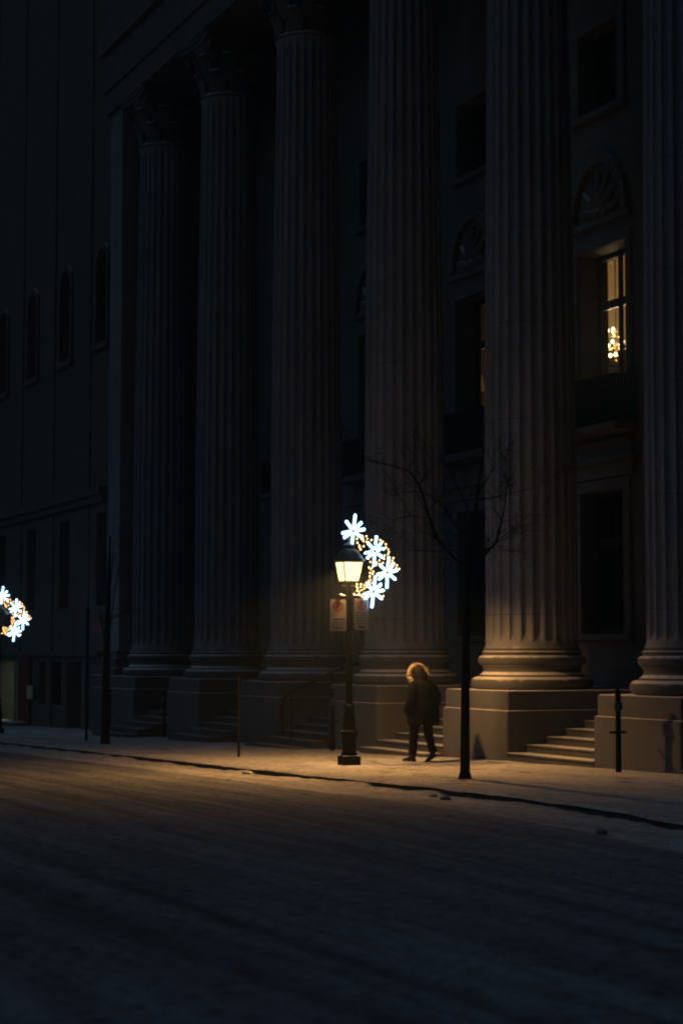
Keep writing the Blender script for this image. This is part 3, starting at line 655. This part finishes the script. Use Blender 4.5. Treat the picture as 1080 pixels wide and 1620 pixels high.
t_.links.new(a_.outputs[0], x_.inputs[0]); t_.links.new(b_.outputs[0], x_.inputs[1]); t_.links.new(x_.outputs[0], o_.inputs[0])
M_PANE_OFF = bpy.data.materials.new('frosted_pane_unlit'); M_PANE_OFF.use_nodes = True
M_PANE_OFF.node_tree.nodes['Principled BSDF'].inputs['Alpha'].default_value = .4; M_PANE_OFF.node_tree.nodes['Principled BSDF'].inputs['Base Color'].default_value = (.3, .3, .3, 1)
lamp = street_lamp(True); lamp.location = (LX, LY, lamp_z)
tag(lamp, 'lit black iron street lamp with a tapered lantern on the snowy pavement', 'street lamp', 'street lamps along the pavement')
lamp2 = copy_tree(lamp); L2X = -58.35; lamp2.location = (L2X, LY, float(g(L2X)))
for c in kids(lamp2):
    if c.name.startswith('bulb'): c.data = c.data.copy(); c.data.materials[0] = M_OFF
    if c.name.startswith('lantern_pane'): c.data = c.data.copy(); c.data.materials[0] = M_PANE_OFF
    if c.type == 'LIGHT': bpy.data.objects.remove(c)
tag(lamp2, 'unlit street lamp at the far left edge beside the blue-white decoration', 'street lamp', 'street lamps along the pavement')

# ------------------------------------------------------------------ snowflake decorations (a thing of their own, hung on the lamp)
def decoration():
    r = empty('snowflake_decoration', (0, 0, 0))
    stars = [(.06, 4.235, .30), (.50, 3.88, .27), (.735, 3.49, .28), (.475, 3.13, .28)]
    for q, (y, z, L) in enumerate(stars):
        m = MB(); rt_ = .032; x = -.01-.03*(q % 2)
        for k_, ang in enumerate((88, 50, 14, -32, -92, -140, -163, 135)):
            ln = L if k_ in (0, 4) else L*.74
            a = R(ang-2+3*((q*k_) % 3-1)); nb_ = max(8, int(ln/.022)); m.tube([(x, y+(.035+(ln-.02)*t_/nb_)*math.cos(a), z+(.035+(ln-.02)*t_/nb_)*math.sin(a)) for t_ in range(nb_+1)], [rt_*(.55 if t_ in (0, nb_) else (1.05 if t_ % 2 else .68)) for t_ in range(nb_+1)], 8)
        m.tube([(x, y+.04*math.cos(a), z+.04*math.sin(a)) for a in np.linspace(0, 2*math.pi, 13)], .012, 6)
        m.build('snowflake', M_ICE, r, True)
    zc = [(480,360),(520,365),(410,400),(490,400),(530,430),(400,450),(440,480),(490,490),(450,530),(505,570),(560,640),(570,680),(690,410),(710,430),(750,460),(750,500),(795,520),(800,555),(790,580),(735,600),(840,630),(850,660),(870,690),(905,715),(935,760),(890,750),(735,640),(730,690),(660,690),(640,720),(590,750),(570,770),(550,820),(590,830),(560,860),(650,840),(545,920),(600,940),(390,960),(390,990),(440,960),(440,990),(490,970),(520,990),(380,1080),(400,1040),(440,1050),(450,1090),(500,1090),(530,1110),(430,1080),(710,975),(740,1100),(860,860),(540,400),(585,410),(560,440),(470,430),(430,505),(560,750),(610,800),(580,900),(620,870),(560,940),(700,730),(820,700),(680,660),(410,1010),(470,1030),(500,1010),(470,1110)]
    pts = []
    for a, b in zc:
        px = 510+a/7.714; py = 800+b/7.714; pts.append((random.uniform(-.05, .05), (px-552)/.916/87.5, (1210-py)/87.5))
    m = MB()
    for p in pts: m.ball(p, .0165, 0, 6, 4)
    order = sorted(pts, key=lambda p: math.atan2(p[2]-3.6, p[1]-.15))     # the wire that strings them together
    m.tube(order, .005, 3, 1)
    m.build('light_string', [M_WARM, M_WIRE], r)
    m = MB(); cr = [(0, .0, 4.0), (0, .12, 4.12), (0, .35, 4.08), (0, .6, 3.9), (0, .78, 3.62), (0, .76, 3.4), (0, .6, 3.2), (0, .35, 3.1), (0, .06, 3.12)]
    m.tube(cr, .009, 6); m.tube([(0, .06, 3.86), (0, .3, 3.85), (0, .42, 3.65), (0, .40, 3.4), (0, .25, 3.25), (0, .06, 3.24)], .009, 6)
    m.tube([(0, .42, 3.65), (0, .735, 3.5)], .007, 6); m.tube([(0, .3, 3.85), (0, .5, 3.98)], .007, 6); m.tube([(0, .4, 3.4), (0, .475, 3.14)], .007, 6)
    m.build('support_frame', M_IRON, r)
    return r
deco = decoration(); deco.location = (LX+.07, LY, lamp_z)
tag(deco, 'crescent of four white lit snowflakes and warm bulbs hung beside the lit lantern', 'light decoration', 'snowflake decorations on the lamps')
deco2 = copy_tree(deco); deco2.location = (L2X+.07, LY, float(g(L2X)))
tag(deco2, 'smaller looking crescent of lit snowflakes cut off by the left edge of the view', 'light decoration', 'snowflake decorations on the lamps')

# ------------------------------------------------------------------ parking signs on the lamp post
M_SIGN = simple('white_sign_plate', (.36, .345, .35), .6, 0, 0, 12, .2); M_RED = simple('sign_red', (.42, .03, .03), .5); M_INK = simple('sign_black', (.02, .02, .02), .5)
def parking_sign(rows, letter='P'):
    r = empty('parking_sign', (0, 0, 0)); hw, hh = .155, .29
    m = MB(); poly = []
    for cx_, cz_, a0 in ((hw-.03, hh-.03, 0), (-hw+.03, hh-.03, 90), (-hw+.03, -hh+.03, 180), (hw-.03, -hh+.03, 270)):
        for q in range(5): a = R(a0+22.5*q); poly.append((cx_+.03*math.cos(a), cz_+.03*math.sin(a)))
    m.prism(poly, -.004, .0, 'yz'); m.build('plate', M_SIGN, r)
    zc_ = hh-.125
    m = MB(); n = 32
    vs = [(.002, ra*math.cos(2*math.pi*i/n), zc_+ra*math.sin(2*math.pi*i/n)) for ra in (.094, .072) for i in range(n)]
    m.add(vs, [(i, (i+1) % n, n+(i+1) % n, n+i) for i in range(n)]); c_ = .012; d = .068
    m.add([(.0025, -d+c_, zc_+d+c_*.2), (.0025, -d-c_*.2, zc_+d-c_), (.0025, d-c_, zc_-d-c_*.2), (.0025, d+c_*.2, zc_-d+c_)], [(0, 1, 2, 3)])
    m.build('ring', M_RED, r)
    vs, fs = text_mesh(letter, .14); m = MB(); m.add([(.0015, x, zc_+y) for x, y, z in vs], fs)
    m.build('letter', M_INK, r)
    m = MB()
    for z, x0, x1, h in rows: m.box(.001, .002, x0, x1, z-h, z+h)
    m.build('small_print', M_INK, r)
    return r
s1 = parking_sign([(-.075, -.10, .11, .011), (-.13, -.12, .12, .004), (-.165, -.11, .10, .004), (-.20, -.12, .08, .004), (-.235, -.09, .11, .007)])
s1.location = (LX+.02, LY-.225, lamp_z+2.70); s1.rotation_euler = (0, R(0), R(-6))
tag(s1, 'no-parking sign on the left of the lamp post, one bold black line below its ring', 'parking sign', 'parking signs on the lamp post')
s2 = parking_sign([(.03, -.11, .11, .006), (-.02, -.12, .10, .004), (-.07, -.12, .11, .004), (-.12, -.10, .11, .004), (-.165, -.12, .08, .004), (-.235, -.07, .10, .012)])
s2.location = (LX+.02, LY+.235, lamp_z+2.72); s2.rotation_euler = (0, 0, R(8))
tag(s2, 'no-parking sign on the right of the lamp post, several lines of small print', 'parking sign', 'parking signs on the lamp post')
for s_, sg in ((s1, 1), (s2, -1)):
    m = MB(); m.box(-.012, -.004, min(0, sg*.19), max(0, sg*.19), .17, .2); m.box(-.012, -.004, min(0, sg*.19), max(0, sg*.19), -.2, -.17); m.build('bracket', M_IRON, s_)

# ------------------------------------------------------------------ posts
def standpipe(x, y, label):
    z = float(g(x)); r = empty('standpipe', (x, y, z))
    m = MB(); m.lathe([(.055, -.1), (.05, 0), (.045, 1.0), (.045, 1.22), (.05, 1.24), (.05, 1.32), (.03, 1.34)], 14); m.build('pipe', M_IRONSNOW, r, 35)
    m = MB(); m.lathe([(.05, .99), (.07, 1.01), (.075, 1.06), (.07, 1.12), (.05, 1.14)], 14); m.build('collar', simple('blue_collar', (.03, .07, .10), .4), r, 35)
    m = MB(); m.tube([(-.02, -.15, .64), (0, 0, .64), (.02, .15, .64)], .018, 8); m.build('cross_arm', M_IRON, r, 35)
    return tag(r, label, 'standpipe', 'black posts in front of the pedestals')
standpipe(-26.73, 16.66, 'black post with a blue collar and cross arm before the rightmost pedestal')
standpipe(-38.56, 16.71, 'black post just left of the lit street lamp, before a pedestal corner')
standpipe(-55.6, 16.75, 'black post before the pedestal behind the left tree trunk')
standpipe(-50.7, 16.85, 'black post before the fifth pedestal from the right, left of the thin stake')
m = MB(); m.tube([(0, 0, -.1), (0, 0, 1.58)], .028, 8); m.tube([(0, 0, 1.58), (0, 0, 1.62)], [.04, .03], 8)
o = m.build('stake', M_IRON, None, True, (-36.34, 13.67, float(g(-36.34)))); tag(o, 'thin bare metal stake standing at the kerb left of the street lamp', 'metal stake')
sp = empty('street_sign', (-48.86, 14.09, float(g(-48.86)))); tag(sp, 'thin sign post with a small grey plate near the left tree trunk', 'street sign')
m = MB(); m.tube([(0, 0, -.1), (0, 0, 3.5)], .038, 8); m.build('pole', M_IRON, sp, True)
m = MB(); m.prism([(.05, 2.86), (.40, 2.86), (.40, 3.38), (.05, 3.38)], .03, .036, 'yz'); m.build('plate', M_SIGN, sp)

# ------------------------------------------------------------------ bare trees
RT = Vector((.402, .916, 0)); DEP = Vector((-.916, .402, 0))
def tree(name, loc, trunk, limbs, seed, label, twr=1.0, depth=3):
    random.seed(seed); r = empty(name, loc); tag(r, label, 'tree', 'bare street trees')
    m = MB(); m.tube([p for p, _ in trunk], [q for _, q in trunk], 12); m.build('trunk', M_BARK, r, 60)
    m = MB()
    def grow(p, d, L, rad, lev):
        n = 5; pts = [p]; rs = [rad]
        for i in range(n):
            d = (d+Vector((random.gauss(0, .16), random.gauss(0, .16), random.gauss(.03, .12)))).normalized(); pts.append(pts[-1]+d*L/n); rs.append(rad*(1-.62*(i+1)/n))
        m.tube(pts, rs, 5 if lev < 2 else 4, cap=False)
        if lev <= 0: return
        for i in range(1, n+1):
            for _ in range(1 if lev > 1 else 1):
                if random.random() < .85:
                    a = Vector((random.gauss(0, 1), random.gauss(0, 1), random.gauss(.25, .6))).normalized(); nd = (d*.75+a*.8).normalized()
                    grow(pts[i], nd, L*random.uniform(.4, .68), max(.003, rs[i]*.6), lev-1)
    for pts, r0, r1 in limbs:
        n = len(pts); rs = [r0+(r1-r0)*i/(n-1) for i in range(n)]; m.tube(pts, rs, 7)
        for i in range(1, n):
            d = (Vector(pts[i])-Vector(pts[i-1])).normalized()
            for _ in range(2):
                a = Vector((random.gauss(0, 1), random.gauss(0, 1), random.gauss(.3, .6))).normalized()
                grow(Vector(pts[i]), (d*.8+a*.75).normalized(), random.uniform(.5, .95)*twr, rs[i]*.5, depth-1)
    m.build('branches', M_BARK, r, 60)
    return r
def I(dx, y, dd=0, S=103., x0=735, yb=1232): # image offsets turned into local metres: right along RT, up, away along DEP
    return Vector(RT*((dx-x0)/S))+Vector(DEP*dd)+Vector((0, 0, (yb-y)/S))
trunk = [(Vector((0, 0, -.1)), .14), (Vector((0, 0, .03)), .105), (Vector((0, 0, .12)), .078), (I(736, 1100), .068), (I(738, 1000), .062), (I(741, 920), .050), (I(749, 850), .034), (I(757, 780), .02), (I(765, 720), .009)]
limbs = [([I(742, 915), I(757, 893, .05), I(770, 875, .1), I(787, 857, .15), I(796, 826, .2), I(803, 793, .25), (I(806, 758, .3))], .032, .007),
         ([I(787, 857, .15), I(805, 842, .0), I(822, 834, -.1)], .012, .005),
         ([I(760, 790), I(778, 788, -.2), I(805, 783, -.4), I(840, 776, -.5)], .014, .004),
         ([I(742, 905), I(715, 880, -.2), I(693, 857, -.3), I(676, 812, -.3), I(663, 767, -.25), I(647, 745, -.2), I(615, 735, -.2), I(583, 727, -.2)], .03, .005),
         ([I(680, 822, -.3), I(650, 817, -.3), I(626, 823, -.35), I(607, 834, -.4)], .011, .004),
         ([I(744, 890), I(718, 868, .2), I(690, 870, .3), I(660, 869, .3)], .013, .004),
         ([I(748, 860), I(722, 825, .4), I(700, 790, .5), I(672, 770, .7), I(640, 770, .8)], .022, .005),
         ([I(752, 830), I(740, 790, .5), I(722, 745, .8), I(700, 705, .9)], .018, .005),
         ([I(758, 780), I(780, 745, .3), I(796, 715, .5)], .014, .005),
         ([I(745, 880), I(770, 870, -.6), I(800, 868, -.9)], .012, .004)]
tree('street_tree', (-26.06, 13.5, .14), trunk, limbs, 5, 'slim bare tree at the kerb right of the walking person', .62)
S2 = 63.4
def J(dx, z): return Vector(RT*(dx/S2))+Vector((0, 0, z))
tr2 = [(Vector((0, 0, -.1)), .15), (Vector((0, 0, .1)), .115), (J(0, 1.0), .10), (J(1, 2.1), .09), (J(2, 3.0), .07), (J(4, 4.0), .045), (J(5, 5.2), .02)]
lb2 = [([J(1, 2.2), J(-6, 2.9), J(-13, 3.7), J(-20, 4.6)], .020, .005), ([J(1, 2.5), J(8, 3.1), J(14, 3.9), J(22, 4.7)], .020, .005), ([J(2, 3.0)+DEP*.1, J(-5, 3.6)+DEP*.6, J(-8, 4.4)+DEP*1.0], .016, .005), ([J(3, 3.4), J(12, 4.2)-DEP*.5, J(16, 5.0)-DEP*.8], .014, .005)]
tree('street_tree', (-45.96, 13.74, float(g(-45.96))), tr2, lb2, 9, 'thicker bare tree on the dark stretch of pavement at left', .8)

# ------------------------------------------------------------------ snow lumps by the kerb
def lump(x, y, r_, label, dark=False):
    random.seed(int(x*100)); bm = bmesh.new(); bmesh.ops.create_icosphere(bm, subdivisions=3, radius=r_)
    for v in bm.verts:
        q = fbm(np.array([v.co.x*9+x]), np.array([v.co.y*9+v.co.z*7+y]), 3)[0]
        v.co *= .45+1.1*q; v.co.z *= .38
    me = bpy.data.meshes.new('snow_clump'); bm.to_mesh(me); bm.free(); me.materials.append(M_SLUSH if dark else M_SNOW)
    me.polygons.foreach_set('use_smooth', [True]*len(me.polygons))
    o = bpy.data.objects.new('snow_clump', me); C.objects.link(o); o.location = (x, y, float(g(x))-.105+r_*.12); tag(o, label, 'snow clump', 'clumps of snow along the kerb')
M_SLUSH = simple('dirty_slush', (.22, .22, .24), .8, 0, .01, 20, .3)
lump(-23.25, 11.75, .08, 'small grey lump of slush in the gutter beside the tree', True); lump(-23.9, 11.88, .06, 'tiny white snow clump just left of the grey slush lump')
lump(-31.55, 12.02, .10, 'white snow clump bridging the kerb below the bare metal stake'); lump(-17.3, 10.55, .07, 'low grey slush lump on the road near the right edge', True)

# ------------------------------------------------------------------ walking person
M_SKIN = simple('skin', (.42, .25, .18), .6); M_TROU = simple('dark_trousers', (.005, .005, .007), .95, 0, .004, 30)
M_COAT = simple('black_parka', (.004, .0045, .006), .95, 0, .012, 14); M_FUR = simple('beige_fur', (.30, .265, .22), .95, 0, .03, 45, .35)
M_BOOT = simple('black_boot', (.01, .01, .01), .5); M_HAT = simple('grey_hat', (.012, .012, .015), .9, 0, .004, 60)
PX, PY = -31.95, 15.67
per = empty('person', (PX, PY, float(g(PX))+.005), math.atan2(-.37, -.93))
tag(per, 'person walking away in a long black parka with a beige fur-trimmed hood', 'person')
def skin_obj(name, verts, edges, radii, mat, parent, sub=2, root=0):
    me = bpy.data.meshes.new(name); me.from_pydata(verts, edges, []); me.materials.append(mat)
    o = bpy.data.objects.new(name, me); C.objects.link(o); o.parent = parent
    sk = o.modifiers.new('skin', 'SKIN'); sk.use_smooth_shade = True
    for i, v in enumerate(me.skin_vertices[0].data):
        rr = radii[i]; v.radius = rr if hasattr(rr, '__len__') else (rr, rr); v.use_root = (i == root)
    sb = o.modifiers.new('sub', 'SUBSURF'); sb.levels = sub; sb.render_levels = sub
    bpy.context.view_layer.update(); dg = bpy.context.evaluated_depsgraph_get()
    me2 = bpy.data.meshes.new_from_object(o.evaluated_get(dg)); o.modifiers.clear(); o.data = me2
    me2.polygons.foreach_set('use_smooth', [True]*len(me2.polygons))
    if not me2.materials: me2.materials.append(mat)
    return o
# x forward, y to the person's left, z up; left foot leads, right foot trails with its heel lifting
V_ = [(0, 0, .95), (0, 0, 1.15), (.02, 0, 1.38), (.04, 0, 1.50), (.06, 0, 1.55), (.08, 0, 1.62), (.085, 0, 1.68),
      (.01, .1, .90), (.13, .105, .50), (.165, .10, .14), (.20, .105, .10),
      (-.01, -.1, .90), (-.05, -.105, .50), (-.185, -.10, .24), (-.19, -.10, .20),
      (.02, .19, 1.42), (-.04, .27, 1.14), (.13, .22, .98), (.18, .20, .96), (.02, -.19, 1.42), (-.05, -.27, 1.14), (.12, -.22, .98), (.17, -.20, .96)]
E_ = [(0, 1), (1, 2), (2, 3), (3, 4), (4, 5), (5, 6), (0, 7), (7, 8), (8, 9), (9, 10), (0, 11), (11, 12), (12, 13), (13, 14), (2, 15), (15, 16), (16, 17), (17, 18), (2, 19), (19, 20), (20, 21), (21, 22)]
R_ = [(.15, .12), (.14, .11), (.15, .11), .065, .06, (.085, .1), (.07, .085), .095, .065, .034, .022, .095, .065, .034, .022, .065, .05, .035, .03, .065, .05, .035, .03]
skin_obj('body', V_, E_, R_, M_SKIN, per)
# trousers
skin_obj('trousers', [(0, 0, .95), (.01, .1, .88), (.08, .105, .70), (.13, .105, .50), (.155, .105, .28), (.165, .10, .10), (-.01, -.1, .88), (-.03, -.105, .70), (-.05, -.105, .50), (-.12, -.105, .30), (-.195, -.10, .15)],
         [(0, 1), (1, 2), (2, 3), (3, 4), (4, 5), (0, 6), (6, 7), (7, 8), (8, 9), (9, 10)], [(.17, .14), .125, .11, .095, .09, .085, .125, .11, .09, .078, .07], M_TROU, per)
for sy, hx_, hz, toe, pitch in ((1, .15, .0, .29, 0), (-1, -.215, .06, -.07, -28)):
    m = MB(); n = 14; vs = []; fs = []
    secs = [(-.075, .05, .045), (-.05, .075, .047), (.02, .10, .046), (.08, .075, .05), (.15, .055, .052), (.20, .045, .045), (.225, .03, .02)]
    for dx, h, hw in secs:
        for q in range(n): a = 2*math.pi*q/n; vs.append((dx, hw*math.cos(a), h*.55+h*.55*math.sin(a)))
    for i in range(len(secs)-1):
        for q in range(n): fs.append((i*n+q, i*n+(q+1) % n, (i+1)*n+(q+1) % n, (i+1)*n+q))
    fs += [tuple(range(n-1, -1, -1)), tuple((len(secs)-1)*n+q for q in range(n))]
    m.add(vs, fs); m.lathe([(.05, .05), (.052, .12), (.056, .2), (.058, .27)], 14, -.03, 0)
    Mx = Matrix.Rotation(R(-pitch), 4, 'Y')
    pv = Vector((.13, 0, 0))
    m.v = [tuple((Mx @ (Vector(v)-pv))+pv+Vector((hx_+.03, sy*.105, 0))) for v in m.v]
    o = m.build('boot', M_BOOT, per, 60)
# parka: lofted body plus sleeves fused by a voxel remesh
m = MB(); n = 28
rings = [(.68, -.01, .25, .315), (.74, -.01, .265, .34), (.9, -.01, .27, .345), (1.0, -.01, .265, .34), (1.12, 0, .245, .33), (1.25, .01, .235, .32), (1.36, .01, .21, .30), (1.44, .015, .18, .265), (1.49, .025, .135, .19), (1.545, .045, .125, .145), (1.59, .06, .11, .12)]
vs = []; fs = []
for ri, (z, cx_, rx, ry) in enumerate(rings):
    for q in range(n):
        a = 2*math.pi*q/n; wv = 1+.025*math.sin(5*a+z*9)+.02*math.sin(z*60)
        vs.append((cx_+rx*math.cos(a)*wv, ry*math.sin(a)*wv, z+(.012*math.sin(3*a) if ri == 0 else 0)))
for i in range(len(rings)-1):
    for q in range(n): fs.append((i*n+q, i*n+(q+1) % n, (i+1)*n+(q+1) % n, (i+1)*n+q))
fs += [tuple(range(n-1, -1, -1)), tuple((len(rings)-1)*n+q for q in range(n))]
m.add(vs, fs)
for sy in (-1, 1):
    m.tube([(.01, sy*.13, 1.43), (.015, sy*.215, 1.42), (-.005, sy*.30, 1.33), (-.035, sy*.345, 1.2), (-.03, sy*.36, 1.10), (.05, sy*.335, 1.0), (.13, sy*.27, .93), (.17, sy*.235, .91)], [.06, .095, .10, .097, .094, .09, .08, .06], 14)
    m.tube([(.12, sy*.19, 1.02), (.14, sy*.245, .84)], [.06, .05], 10)
coat = m.build('parka', M_COAT, per)
rm = coat.modifiers.new('r', 'REMESH'); rm.mode = 'VOXEL'; rm.voxel_size = .014; rm.use_smooth_shade = True
smm = coat.modifiers.new('s', 'SMOOTH'); smm.iterations = 3; smm.factor = .5
# head turned towards the street: features, hood, fur rim, hat crown
hd = Matrix.Translation((.085, 0, 1.62)) @ Matrix.Rotation(R(-22), 4, 'Z') @ Matrix.Rotation(R(16), 4, 'Y') @ Matrix.Rotation(R(-10), 4, 'X')
def H(m, name, mat, smooth='all'):
    m.v = [tuple(hd @ Vector(v)) for v in m.v]; return m.build(name, mat, per, smooth)
m = MB(); m.ball((.02, 0, .0), .093, 0, 20, 14, 1.0, .84, 1.22); m.ball((.12, 0, -.01), .017, 0, 8, 6, 1.2, .8, 1.6); m.ball((.10, 0, -.055), .02, 0, 8, 6, .7, 1.3, .45); m.ball((.085, 0, -.095), .03, 0, 10, 6)
m.ball((.0, .083, -.01), .022, 0, 8, 6, .6, .4, 1.3); m.ball((.0, -.083, -.01), .022, 0, 8, 6, .6, .4, 1.3)
H(m, 'head', M_SKIN)
m = MB(); m.ball((.1, .032, .015), .012, 0, 10, 7); m.ball((.1, -.032, .015), .012, 0, 10, 7); H(m, 'eyes', M_BOOT)
m = MB(); m.ball((.0, 0, .03), .118, 0, 20, 12, 1.05, .95, 1.05); 
m.v = [v for v in m.v]; m.ball((-.02, 0, .055), .112, 0, 18, 12); H(m, 'hat', M_HAT)
m = MB()                                                                   # hood shell behind and around the hat
n = 24; vs = []; fs = []
for i, (x, rr, dz) in enumerate(((.06, .135, .0), (.0, .142, -.005), (-.06, .132, -.02), (-.11, .105, -.05), (-.14, .06, -.08), (-.15, .01, -.09))):
    for q in range(n): a = 2*math.pi*q/n; vs.append((x, rr*math.cos(a), rr*1.02*math.sin(a)+dz-.01))
for i in range(5):
    for q in range(n): fs.append((i*n+q, i*n+(q+1) % n, (i+1)*n+(q+1) % n, (i+1)*n+q))
m.add(vs, fs); H(m, 'hood', M_COAT)
m = MB(); random.seed(3)
ringp = [(.03+.02*math.cos(2*a), .185*math.cos(a), .180*math.sin(a)+.002) for a in np.linspace(0, 2*math.pi, 25)]
m.tube(ringp, .044, 10)
for q in range(2600):                                                      # tufts of fur
    a = random.random()*2*math.pi; b = random.random()*2*math.pi
    clump = .75+.5*math.sin(7*a+1)*math.sin(3*a); cdir = Vector((0, math.cos(a), math.sin(a))); ctr = Vector((.03+.02*math.cos(2*a), .185*math.cos(a), .180*math.sin(a)+.002))
    nd = (cdir*math.cos(b)+Vector((1, 0, 0))*math.sin(b)).normalized(); tang = Vector((0, -math.sin(a), math.cos(a)))
    p = ctr+nd*.03; tip = p+nd*random.uniform(.012, .045)*clump+tang*random.gauss(0, .012); sd = tang*.004
    m.add([p-sd, p+sd, tip], [(0, 1, 2)])
H(m, 'fur_trim', M_FUR)

# ------------------------------------------------------------------ thin snowy night air
HD = .0024
m = MB(); m.box(-270, 130, -130, 45, -7.5, 36); hz = m.build('haze', [], None); hz['kind'] = 'stuff'
mh = bpy.data.materials.new('haze'); mh.use_nodes = True; t_ = mh.node_tree; t_.nodes.clear(); o_ = t_.nodes.new('ShaderNodeOutputMaterial'); v_ = t_.nodes.new('ShaderNodeVolumePrincipled')
v_.inputs['Color'].default_value = (.55, .78, 1, 1); v_.inputs['Density'].default_value = HD; v_.inputs['Anisotropy'].default_value = .75
t_.links.new(v_.outputs[0], o_.inputs['Volume']); hz.data.materials.append(mh)
